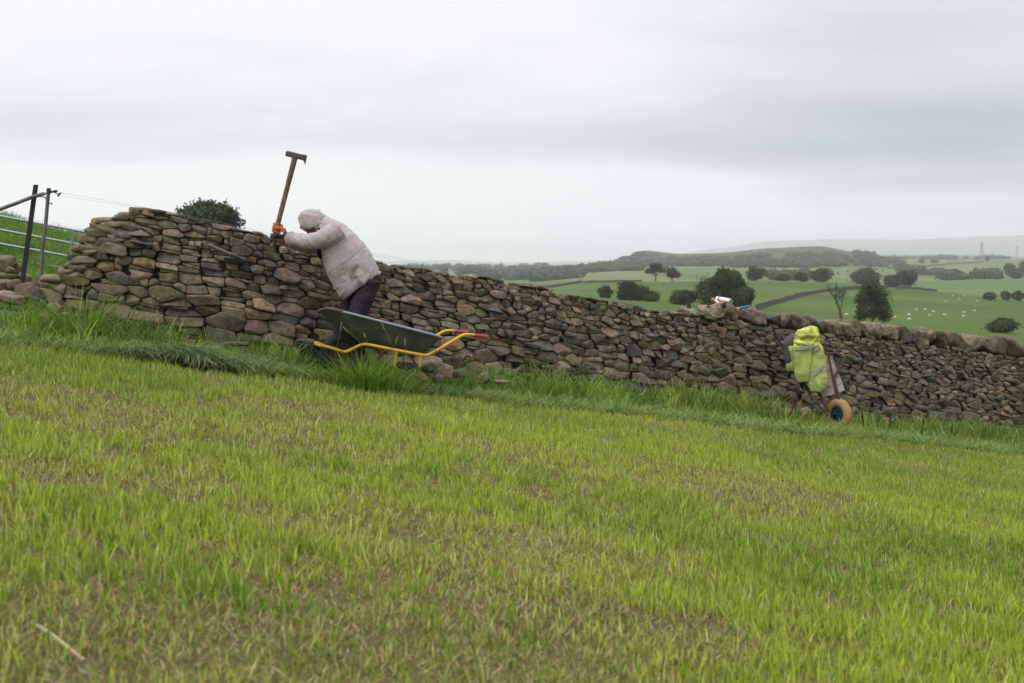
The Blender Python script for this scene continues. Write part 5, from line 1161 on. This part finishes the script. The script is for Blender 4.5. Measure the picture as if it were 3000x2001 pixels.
b.ell(Q4(596, 152, -.12), (.014, .014, .012)); b.tube([Q4(598, 162, -.12), Q4(645, 188, -.12)], .006, 6); b.tube([Q4(665, 165, -.12), Q4(630, 208, -.12)], .008, 6); link('clamp', b.mesh('clamp', M['rust']), root); b = MB(); b.tube([Q4(535, 288, -.12), Q4(566, 284, -.12)], .005, 6); b.tube([Q4(562, 274, -.12), Q4(567, 297, -.12)], .005, 6)
link('hook', b.mesh('hook', M['rust']), root)
b = MB(); b.tube(spline([Q4(502, 176, -.03), Q4(470, 180, -.03), Q4(430, 192, -.04), Q4(330, 222, -.05), Q4(150, 292, -.08), Q4(-10, 352, -.1), Q4(-500, 560, -.2)], 4), [.010] * 2 + [.016] * 2 + [.0185] * 21, 14); b.tube([Q4(440, 210, -.05), Q4(490, 218, -.08), Q4(502, 236, -.1)], .006, 6); b.tube([Q4(490, 218, -.08), Q4(490, 204, -.08)], .005, 6)
link('rail', b.mesh('rail', M['pole']), label='grey steel pipe rail sloping up from the left edge to the pipe post', cat='pipe')
Dg = 18.0; gt = thing('field_gate', P(100, 830, Dg), 'galvanised steel field gate of slim horizontal bars on the grassy bank', 'gate')
def gy(x, k): return (633 + .1887 * x, 673 + .1875 * x, 714 + .181 * x, 752 + .184 * x, 784.5 + .185 * x, 816 + .15 * x)[k]
for k_ in range(6):
    b = MB(); b.tube([P(-330, gy(-330, k_), Dg - .6), P(0, gy(0, k_), Dg), P(250, gy(250, k_), Dg + .4), P(400, gy(400, k_), Dg + .7)], .0205 if k_ else .022, 8); link('bar', b.mesh('bar', M['galv']), gt)
for x0, x1 in ((215, 194), (-320, -335), (398, 384)):
    b = MB(); b.tube([P(x0, gy(x0, 0), Dg + .3), P(x1, gy(x1, 5), Dg + .3)], .024, 8, flat=.6); link('upright', b.mesh('upright', M['galv']), gt)
WP = [(178, 565, 9.65), (351, 594, 9.9), (560, 633, 10.0), (780, 682, 10.3), (1084, 741, 11.0), (1200, 762, 11.2), (1309, 783, 11.5), (1400, 801, 11.8), (1505, 823, 12.1), (1635, 845, 12.6), (1760, 870, 12.9), (1910, 893, 13.3), (2060, 925, 13.9), (2500, 1000, 15.6)]
for k_, (dy_, lb) in enumerate(((0, 'upper thin fence wire running from the pipe post along behind the wall'), (6, 'lower thin fence wire running from the pipe post along behind the wall'))):
    b = MB(); b.tube([P(x, y + dy_ * (1 if x > 300 else 1.4), D) for x, y, D in WP], .0011, 4); o = link('fence_wire', b.mesh('fence_wire', M['wire']), label=lb, cat='wire')
for x, y, D, h in ((1310, 783, 11.5, 8), (1360, 794, 11.7, 9), (1716, 862, 12.8, 12), (1730, 864, 12.8, 12)):
    b = MB(); b.tube([P(x, y, D - .01), P(x + 1, y + h * .6, D - .01), P(x - 5, y + h, D - .01)], .003, 5); link('wire_clip', b.mesh('wire_clip', M['black']), o)

# ------------------------------------------------------------------ wooden wheelbarrow with the jackets
ZX, ZY, ZS = 2200, 850, 3.485
DB = 13.35
def B2(x, y, d=0.0): return P(ZX + x / ZS, ZY + y / ZS, DB + d)
w2 = thing('wheelbarrow', B2(800, 1330), 'old wooden-sided wheelbarrow stood on end against the wall, with ochre tyre', 'wheelbarrow')
def slat(a, c, dv, wv): pass
b_dir = Vector((0, .02, 0))
def board(p00, p10, p11, p01, th, nm, m): # p in zoom coords (x,y,d)
    b = MB(); q = [B2(*p) for p in (p00, p10, p11, p01)]; n = (q[1] - q[0]).cross(q[3] - q[0]).normalized() * th; b.add(q + [v + n for v in q], [(0, 1, 2, 3), (7, 6, 5, 4), (0, 4, 5, 1), (1, 5, 6, 2), (2, 6, 7, 3), (3, 7, 4, 0)]); return link(nm, b.mesh(nm, m, smooth=False), w2)
le = lambda t: (560 + (700 - 560) * t, 640 + (1100 - 640) * t); ce = lambda t: (790 + (868 - 790) * t, 660 + (1062 - 660) * t); re = lambda t: (838 + (960 - 838) * t, 676 + (1022 - 676) * t)
N_ = 5
for i in range(N_):
    t0, t1 = (i + .03) / N_, (i + .97) / N_; dd = .10 - .30 * t0; de = .10 - .30 * t1
    board((*le(t0), dd + .04), (*ce(t0), dd), (*ce(t1), de), (*le(t1), de + .04), .02, 'floor_board', M['plank'])
    board((ce(t0)[0] + 6, ce(t0)[1], dd + .005), (*re(t0), dd + .08), (*re(t1), de + .08), (ce(t1)[0] + 6, ce(t1)[1], de + .005), .02, 'side_board', M['plank'])
b = MB(); b.tube([B2(*ce(0), .07), B2(*ce(.5), -.08), B2(*ce(1), -.225)], .016, 4); link('corner_iron', b.mesh('corner_iron', M['rust'], smooth=False), w2)
b = MB(); b.tube([B2(840, 670, .16), B2(905, 850, .03), B2(972, 992, -.06)], .014, 4); link('edge_strip', b.mesh('edge_strip', M['blackpost'], smooth=False), w2)
b = MB(); b.tube(spline([B2(232, 405, .22), B2(262, 470, .2), B2(330, 590, .14), B2(450, 800, .03), B2(560, 980, -.1), B2(625, 1120, -.2)], 3), [.020] * 5 + [.017] * 11, 10); link('shaft', b.mesh('shaft', M['blackpost']), w2)
b = MB(); b.tube(spline([B2(570, 350, .30), B2(600, 430, .26), B2(680, 570, .2), B2(735, 625, .13), B2(790, 655, .1), B2(860, 645, .07), B2(915, 660, .05), B2(932, 705, .03), B2(918, 780, 0), B2(865, 860, -.06), B2(852, 900, -.08), B2(868, 980, -.13), B2(892, 1070, -.2), B2(905, 1130, -.24)], 3), .0185, 10); link('leg_loop', b.mesh('leg_loop', M['rust']), w2)
b = MB(); b.tube([B2(650, 1000, -.12), B2(700, 1060, -.18), B2(760, 1180, -.24), B2(800, 1250, -.25)], .02, 8); b.tube([B2(662, 1150, -.1), B2(730, 1215, -.18), B2(792, 1285, -.24)], .011, 6); b.tube([B2(540, 950, -.06), B2(590, 1030, -.14), B2(625, 1112, -.2)], .022, 4); link('fork', b.mesh('fork', M['rust']), w2)
wc2 = B2(893, 1212, -.22); ax2 = Vector((-.86, -.50, .08)).normalized(); wc2.z = gz(wc2.x, wc2.y) + .175
b = MB(); b.tube([wc2 - ax2 * .03, wc2 + ax2 * .03], [.105, .105], 24); b.tube([wc2 - ax2 * .09, wc2 + ax2 * .09], .018, 10); wh2 = link('wheel', b.mesh('wheel', M['blue_rim']), w2)
b = MB(); torus(b, wc2, ax2, .150, .058, .058, n=56, m=14, tread=.05); link('tyre', b.mesh('tyre', M['tyre_y']), wh2)
b = MB(); torus(b, wc2 + ax2 * .034, ax2, .094, .010, .010, n=30, m=6)
for i in range(5): t = i * 2 * math.pi / 5; Bq = basis(ax2, (0, 0, 1)); rd = Bq @ Vector((0, math.cos(t), math.sin(t))); b.tube([wc2 + ax2 * .04, wc2 + ax2 * .034 + rd * .095], .010, 5)
link('spokes', b.mesh('spokes', M['blue_rim']), wh2)

def panel(rows, d, b_, seed, fold=.012, n=26, m=26, e=2.3, fdir=(.15, 0, 1)):
    """draped cloth: rows of (y, x-left, x-right, depth offset) in the close-up's coordinates, half thickness b_"""
    ys = np.array([r[0] for r in rows], float); yy = np.linspace(ys[0], ys[-1], m); xl = np.interp(yy, ys, [r[1] for r in rows]); xr = np.interp(yy, ys, [r[2] for r in rows]); do = np.interp(yy, ys, [r[3] if len(r) > 3 else 0 for r in rows]); rings = []
    kk = np.array([.25, .5, .25]); sm = lambda a: np.concatenate([[a[0]], np.convolve(a, kk, 'valid'), [a[-1]]])
    xl, xr, do = sm(xl), sm(xr), sm(do)
    for i in range(m):
        c = (xl[i] + xr[i]) / 2; a = (xr[i] - xl[i]) / 2; end = min(1, .35 + 4 * min(i, m - 1 - i) / m); ring = []
        for k in range(n):
            t = 2 * math.pi * k / n; cs, sn = math.cos(t), math.sin(t); ring.append(B2(c + a * math.copysign(abs(cs) ** (2 / e), cs), yy[i], d + do[i] + b_ * end * math.copysign(abs(sn) ** (2 / e), sn)))
        rings.append(ring)
    mb = MB(); mb.ring_loft(rings); return mb
def drape(mb, name, m, parent, vox, fold, e1, e2, l1, l2, seed, sm=3, colf=None):
    me = remesh(mb, vox, sm); V, Nn = get_vn(me); V = V + Nn * (fold * ridge(V, e1, e2, l1, l2, seed))[:, None] + Nn * (fold * .5 * ridge(V, e2, e1, l2 * .5, l1 * 2, seed + 7))[:, None]; set_v(me, V)
    if colf is not None: set_col(me, colf(V))
    me.materials.append(m); return link(name, me, parent) if parent is not None else me
jk2 = thing('jacket', B2(600, 1040, -.25), 'dirty yellow hi-vis jacket with grey reflective tape draped over the upended wheelbarrow', 'jacket')
def dirt(V):
    n_ = fbm(V[:, 0] / .09, V[:, 1] / .09, V[:, 2] / .09, 31, 3); yy = (HY - F * V[:, 2] / V[:, 1] - ZY) * ZS; st = np.clip(sstep(560, 660, yy) * .75 + sstep(800, 1000, yy) * .8 * sstep(.3, .6, n_) + .35 * sstep(.45, .65, n_) * sstep(520, 600, yy), 0, 1); return 1 - st[:, None] * (1 - np.array((.42, .42, .75))[None])
mbl = panel([(500, 455, 690, .04), (545, 445, 700, 0), (600, 440, 645, 0), (700, 440, 628, -.02), (800, 450, 612, -.06), (900, 466, 596, -.10), (938, 476, 588, -.12)], -.11, .045, 1, e=3.2)
drape(mbl, 'front_panel', M['hivis'], jk2, .009, .014, (1, 0, .15), (-.1, .2, 1), .10, .5, 41, colf=dirt)
mbr = panel([(548, 640, 705, .03), (600, 640, 725, 0), (680, 625, 752, 0), (750, 615, 758, -.03), (850, 600, 766, -.07), (965, 592, 792, -.12), (1000, 600, 760, -.14), (1035, 612, 715, -.16)], -.10, .04, 2, e=3.2)
drape(mbr, 'rear_panel', M['hivis'], jk2, .009, .014, (.5, 0, 1), (1, .2, -.5), .09, .4, 43, colf=dirt)
mbs = panel([(578, 380, 440, .0), (640, 400, 450, 0), (740, 425, 460, -.02), (752, 355, 450, -.03), (790, 362, 455, -.04), (828, 372, 450, -.05)], -.06, .035, 3); drape(mbs, 'sleeve', M['hivis'], jk2, .008, .008, (1, 0, .3), (-.2, .2, 1), .07, .3, 45, colf=dirt)
# hood: a hollow gaping towards the field
b = MB(); b.ell(B2(575, 470, -.10), (.158, .075, .105), rotm(-10, 'Y'), n=24, m=16); b.ell(B2(500, 470, -.10), (.07, .06, .08), rotm(20, 'Y')); b.ell(B2(650, 500, -.08), (.06, .06, .085)); b.ell(B2(600, 425, -.08), (.11, .07, .06), rotm(-16, 'Y')); b.ell(B2(545, 540, -.12), (.14, .07, .04), rotm(6, 'Y'))
me = remesh(b, .008, 4); V, Nn = get_vn(me)
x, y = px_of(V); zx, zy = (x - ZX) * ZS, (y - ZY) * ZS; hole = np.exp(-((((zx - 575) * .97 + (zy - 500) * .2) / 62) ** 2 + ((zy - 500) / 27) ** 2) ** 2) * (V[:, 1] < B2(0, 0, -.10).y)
V = V + Nn * (.013 * ridge(V, (1, 0, .5), (-.4, .4, 1), .09, .25, 51) + .006 * ridge(V, (0, 0, 1), (1, .4, 0), .05, .2, 53))[:, None] + np.array([0, 1, 0]) * (.075 * hole)[:, None]; set_v(me, V)
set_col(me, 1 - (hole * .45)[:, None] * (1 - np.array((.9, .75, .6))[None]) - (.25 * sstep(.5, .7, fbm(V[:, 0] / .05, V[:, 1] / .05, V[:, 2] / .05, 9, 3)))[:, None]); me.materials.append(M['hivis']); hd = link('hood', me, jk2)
b = MB(); b.ell(B2(550, 528, -.115), (.085, .05, .022), rotm(-8, 'Y')); link('lining', b.mesh('lining', M['lining']), hd)
def tape(pts, wv, off, nm='reflective_tape'):
    b = MB(); w = Vector(wv); rings = [[p + w, p + w + Vector((0, .01, 0)), p - w + Vector((0, .01, 0)), p - w] for p in [B2(x, y, d) for x, y, d in pts]]; b.ring_loft(rings); link(nm, b.mesh(nm, M['reflect']), jk2)
tape([(448, 600, -.17), (490, 598, -.198), (545, 590, -.205), (600, 575, -.205), (648, 568, -.18)], (0, 0, .018), 0)
tape([(642, 622, -.165), (670, 598, -.178), (700, 588, -.165), (716, 592, -.14)], (0, 0, .02), 0)
tape([(602, 885, -.215), (640, 862, -.25), (690, 826, -.245), (735, 792, -.225), (750, 776, -.18)], (0, 0, .024), 0)
ql = thing('jacket', B2(400, 760, -.1), 'dark grey quilted jacket hanging behind the hi-vis one on the upended wheelbarrow', 'jacket')
mbq = panel([(458, 400, 455, .06), (480, 360, 460, .04), (540, 333, 465, 0), (620, 335, 470, 0), (700, 345, 470, -.01), (755, 352, 470, -.02)], .0, .05, 5)
me = remesh(mbq, .008, 3); V, Nn = get_vn(me); x, y = px_of(V); u = (x + y) / 9.0; v = (x - y) / 9.0; V = V + Nn * (.009 * (np.abs(np.sin(u * math.pi / 1.0)) * np.abs(np.sin(v * math.pi / 1.0))) ** .5)[:, None]; set_v(me, V); me.materials.append(M['quilt']); link('quilted_body', me, ql)

# ------------------------------------------------------------------ things left on the coping
OX, OY, OS = 2000, 840, 5.8775
DT = 13.25
def B3(x, y, d=0.0): return P(OX + x / OS, OY + y / OS, DT + d)
def cyl(mb, a, c, r0, r1=None, n=18): mb.tube([a, c], [r0, r1 or r0], n)
fa, fb = B3(612, 215, .12), B3(828, 262, -.06); fd = (fb - fa).normalized(); fl = thing('flask', fa, 'brushed steel vacuum flask lying on the coping stones', 'flask')
b = MB(); b.tube([fa + fd * .03, fa + fd * .045, fb - fd * .01, fb], [.034, .040, .0415, .039], 22); link('flask_body', b.mesh('flask_body', M['flask']), fl)
b = MB(); b.tube([fa - fd * .028, fa - fd * .02, fa + fd * .026], [.024, .036, .037], 20); link('cap', b.mesh('cap', M['white']), fl); b = MB(); b.tube([fa + fd * .022, fa + fd * .034], [.0385, .0385], 20); link('seal_ring', b.mesh('seal_ring', M['black']), fl)
b = MB(); b.tube([fb - fd * .001, fb + fd * .003], [.033, .032], 20); link('base_disc', b.mesh('base_disc', M['flaskb']), fl)
kn = thing('glue_tube', B3(560, 260), 'small white tube with an orange cap beside the flask on the wall', 'tube'); b = MB(); b.tube([B3(618, 275, -.02), B3(548, 232, -.0)], [.016, .014], 12); link('tube_body', b.mesh('tube_body', M['white']), kn)
b = MB(); b.tube([B3(556, 236, -.005), B3(548, 232, .0), B3(520, 214, .01), B3(492, 232, .01)], [.012, .018, .021, .009], 10); link('cap', b.mesh('cap', M['orange']), kn)
st = thing('wooden_stake', B3(480, 350), 'pale wooden stake with a cream pointed end resting on the wall top by the flask', 'stake'); b = MB()
b.ring_loft([[c + Vector(o_) for o_ in ((0, -w, -h), (0, w, -h), (0, w, h), (0, -w, h))] for c, w, h in ((B3(470, 342, -.06), .018, .012), (B3(720, 252, -.06), .022, .014), (B3(726, 262, -.05), .022, .012))]); link('shank', b.mesh('shank', M['palewood'], smooth=False), st)
b = MB(); b.ring_loft([[c + Vector(o_) for o_ in ((0, -w, -h), (0, w, -h), (0, w, h), (0, -w, h))] for c, w, h in ((B3(265, 376, -.05), .003, .002), (B3(330, 364, -.05), .010, .006), (B3(410, 348, -.05), .013, .008))]); link('point', b.mesh('point', M['cream'], smooth=False), st)
b = MB(); b.tube([B3(405, 350, -.06), B3(440, 335, -.07), B3(475, 340, -.065), B3(505, 362, -.06)], [.008, .015, .014, .008], 7); link('string_lashing', b.mesh('string_lashing', M['quilt']), st)
bt = thing('blue_tube', B3(960, 390), 'bright blue tube with an orange end lying on the coping right of the flask', 'tube'); b = MB(); b.tube(spline([B3(968, 382, -.06), B3(1010, 366, -.05), B3(1080, 350, -.04), B3(1142, 338, -.03), B3(1150, 342, -.03)], 3), [.0185] * 4 + [.0175] * 7 + [.016, .009], 14); link('tube_body', b.mesh('tube_body', M['blue']), bt)
b = MB(); b.tube([B3(938, 388, -.07), B3(942, 388, -.068), B3(968, 380, -.06)], [.012, .0175, .019], 14); link('cap', b.mesh('cap', M['orange']), bt)
b = MB(); b.tube([B3(75, 420, .15), B3(95, 340, .15), B3(90, 280, .15), B3(95, 238, .15)], [.02, .016, .012, .006], 6); b.tube([B3(135, 420, .15), B3(125, 320, .15), B3(98, 240, .15)], [.016, .013, .006], 6); link('iron_spike', b.mesh('iron_spike', M['rust']), label='short rusty iron spike sticking up left of the wall top things', cat='spike')

# ------------------------------------------------------------------ plants
def ground_at(px, D): return on_ground(px, D)
def flower_plant(px, D, heads, label, petal, name='flower_plant', hs=.012):
    g0 = ground_at(px, D); root = thing(name, g0, label, 'flower'); b = MB()
    for x, y in heads: b.tube(spline([g0, (g0 + P(x, y, D)) / 2 + Vector((random.uniform(-.02, .02), 0, .02)), P(x, y, D)], 3), .0022, 4)
    lv = random.Random(int(px))
    for i in range(7):
        a = lv.uniform(0, 6.28); q = g0 + Vector((0, 0, lv.uniform(.02, .12))); t = q + Vector((math.cos(a) * .06, math.sin(a) * .04, .03)); w = Vector((-math.sin(a), math.cos(a), 0)) * .012; m_ = (q + t) / 2 + Vector((0, 0, .012)); b.add([q, m_ - w, t, m_ + w], [(0, 1, 2, 3)])
    link('stem', b.mesh('stem', M['stem']), root)
    for x, y in heads:
        c = P(x, y, D); f = MB(); f.ell(c, (hs * .4, hs * .4, hs * .3), n=8, m=5)
        for k in range(8): a = k * math.pi / 4; d1 = Vector((math.cos(a), math.sin(a) * .8, .25)) * hs; w = Vector((-math.sin(a), math.cos(a), 0)) * hs * .3; f.add([c, c + d1 * .6 - w, c + d1, c + d1 * .6 + w], [(0, 1, 2, 3)])
        link('flower_head', f.mesh('flower_head', petal), root)
flower_plant(1382, 9.35, ((1379, 1042), (1381, 1046), (1386, 1050), (1371, 1051), (1363, 1058), (1385, 1054), (1390, 1060)), 'yellow ragwort flowering in the grass right of the wheelbarrow', M['petal'])
flower_plant(895, 8.8, ((897, 986),), 'single buttercup standing in front of the black bucket', M['petal'], hs=.013)
flower_plant(275, 8.35, ((278, 990),), 'single white daisy in the flattened grass at the left', M['petalw'], hs=.013)
flower_plant(270, 8.8, ((268, 927), (272, 931), (264, 930), (274, 927), (228, 926)), 'small white umbel flowers in the grass below the wall end', M['petalw'], hs=.008)
flower_plant(965, 8.75, ((962, 996), (958, 1000), (967, 994), (970, 1004), (973, 1008), (955, 1001)), 'cream seed heads beside the nose of the wheelbarrow', M['petalw'], hs=.009)
flower_plant(858, 8.6, ((857, 1020), (853, 1016), (860, 1018)), 'tiny white flowers low in the grass left of the bucket', M['petalw'], hs=.008)
def dock(px, D, H_, label, lean):
    g0 = ground_at(px, D); root = thing('dock_plant', g0, label, 'dock plant', None); H_ *= .78; lean *= 1.4; b = MB(); top = g0 + Vector((lean, 0, H_)); b.tube([g0, (g0 + top) / 2 + Vector((.01, 0, 0)), top], [.006, .005, .003], 5); link('stem', b.mesh('stem', M['dock']), root)
    r = np.random.RandomState(int(px)); n = 420; t = r.uniform(.3, 1, n) ** .8; c = np.array(g0)[None] * (1 - t)[:, None] + np.array(top)[None] * t[:, None] + r.normal(size=(n, 3)) * (.02 * (1.15 - t) * .7)[:, None]
    V, Q, C = leaf_cloud([tuple(q) for q in c[:60]], [(.011, .011, .02)] * 60, 380, .006, (np.array((.085, .038, .022)), np.array((.14, .07, .03))), int(px), hollow=.1); link('seed_spike', mesh_np('seed_spike', V, [Q], C, M['foliage'], smooth=False), root)
dock(2300, 12.2, .42, 'rusty brown dock seed spike leaning right, left of the ochre tyre', .10); dock(2532, 12.7, .36, 'red-brown upright dock spike just right of the ochre tyre', -.02); dock(2608, 13.1, .40, 'dark brown thin dock spike, middle of three right of the tyre', .0); dock(2700, 13.4, .34, 'reddish dock spike farthest to the right in the verge', .02)
def broad(px, y, D, w, h, label, lean=.0):
    g0 = ground_at(px, D); b = MB(); c0 = P(px, y + h / 2, D); L = h / F * D; Wd = w / F * D / 2; rings = []
    for i in range(7):
        t = i / 6; p = c0 + Vector((lean * t, -.03 * t * t, L * t)); ww = Wd * math.sin(math.pi * (t * .92 + .06)) ** .7; rings.append([p + Vector((-ww, .012, 0)), p, p + Vector((ww, .012, 0)), p + Vector((0, .003, 0))])
    b.ring_loft(rings); root = thing('leafy_plant', g0, label, 'plant'); link('leaf', b.mesh('leaf', M['leafm']), root); b = MB(); b.tube([g0, c0], .004, 5); link('stem', b.mesh('stem', M['stem']), root)
broad(422, 952, 8.9, 24, 32, 'pale broad dock leaf standing in the grass under the left wall'); broad(1935, 1200, 10.9, 30, 26, 'broad green leaf in the verge left of the flat boulder', .05); broad(1065, 1112, 8.3, 34, 16, 'low broad green leaf in front of the wheelbarrow', .03); broad(285, 978, 8.4, 20, 18, 'bright green small leaf beside the white daisy', .02); broad(2060, 1225, 11.0, 22, 22, 'leaf among laid grass before the middle of the wall', .03)
GST = 'tall seeding grass stalks before the wall'
for i, (x0, y0, x1, y1, D, lb) in enumerate(((984, 1035, 1001, 944, 8.2, 'upright seeding stalk left of the wheelbarrow tub'), (1060, 1020, 1005, 957, 8.2, 'stalk leaning left across the tub nose'), (1152, 1035, 1117, 943, 8.15, 'stalk leaning left across the middle of the green tub'), (1078, 1020, 1066, 976, 8.2, 'short upright stalk before the tub nose'), (1142, 1060, 1165, 987, 8.2, 'stalk with a tan seed head before the tub'), (1188, 1060, 1186, 993, 8.2, 'short straight stalk before the rear of the tub'),
                                             (2228, 1190, 2226, 1112, 12.0, 'tall stalk left of the mossy boulder'), (2572, 1230, 2567, 1146, 12.9, 'pale tall stalk right of the ochre tyre'), (1345, 1085, 1362, 1035, 9.0, 'thin stalk left of the ragwort'), (240, 975, 243, 905, 8.4, 'pale drooping stalk under the wall end'), (470, 960, 459, 908, 8.6, 'tan stalk before the left base stones'), (2420, 1220, 2418, 1165, 12.4, 'thin stalk before the wooden wheelbarrow wheel'))):
    a, c = P(x0, y0, D), P(x1, y1, D); g0 = Vector((a.x, a.y, gz(a.x, a.y))); root = thing('grass_stalk', g0, lb, 'grass stalk', GST); b = MB(); b.tube(spline([g0, a, (a + c) / 2 + Vector((.006, 0, .01)), c], 3), .0016, 4); link('stem', b.mesh('stem', M['stem']), root)
    b = MB(); m_ = a * .25 + c * .75
    for k in range(9): t = k / 8; q = m_ * (1 - t) + c * t; b.ell(q + Vector((.0015 * (-1) ** k, 0, 0)), (.0022, .0022, .006), n=6, m=4)
    link('seed_head', b.mesh('seed_head', M['straw']), root)
a, c = on_ground(15, 2.36), on_ground(245, 2.12); a.z = -(1783 - HY) / F * a.y; c.z = -(1935 - HY) / F * c.y
b = MB(); b.tube(spline([a, (a + c) / 2 + Vector((.004, 0, .008)), c], 4), [.0028] * 4 + [.0042] * 5, 6); link('straw_stalk', b.mesh('straw_stalk', M['straw']), label='long dry straw stalk lying in the blurred grass at lower left', cat='straw')
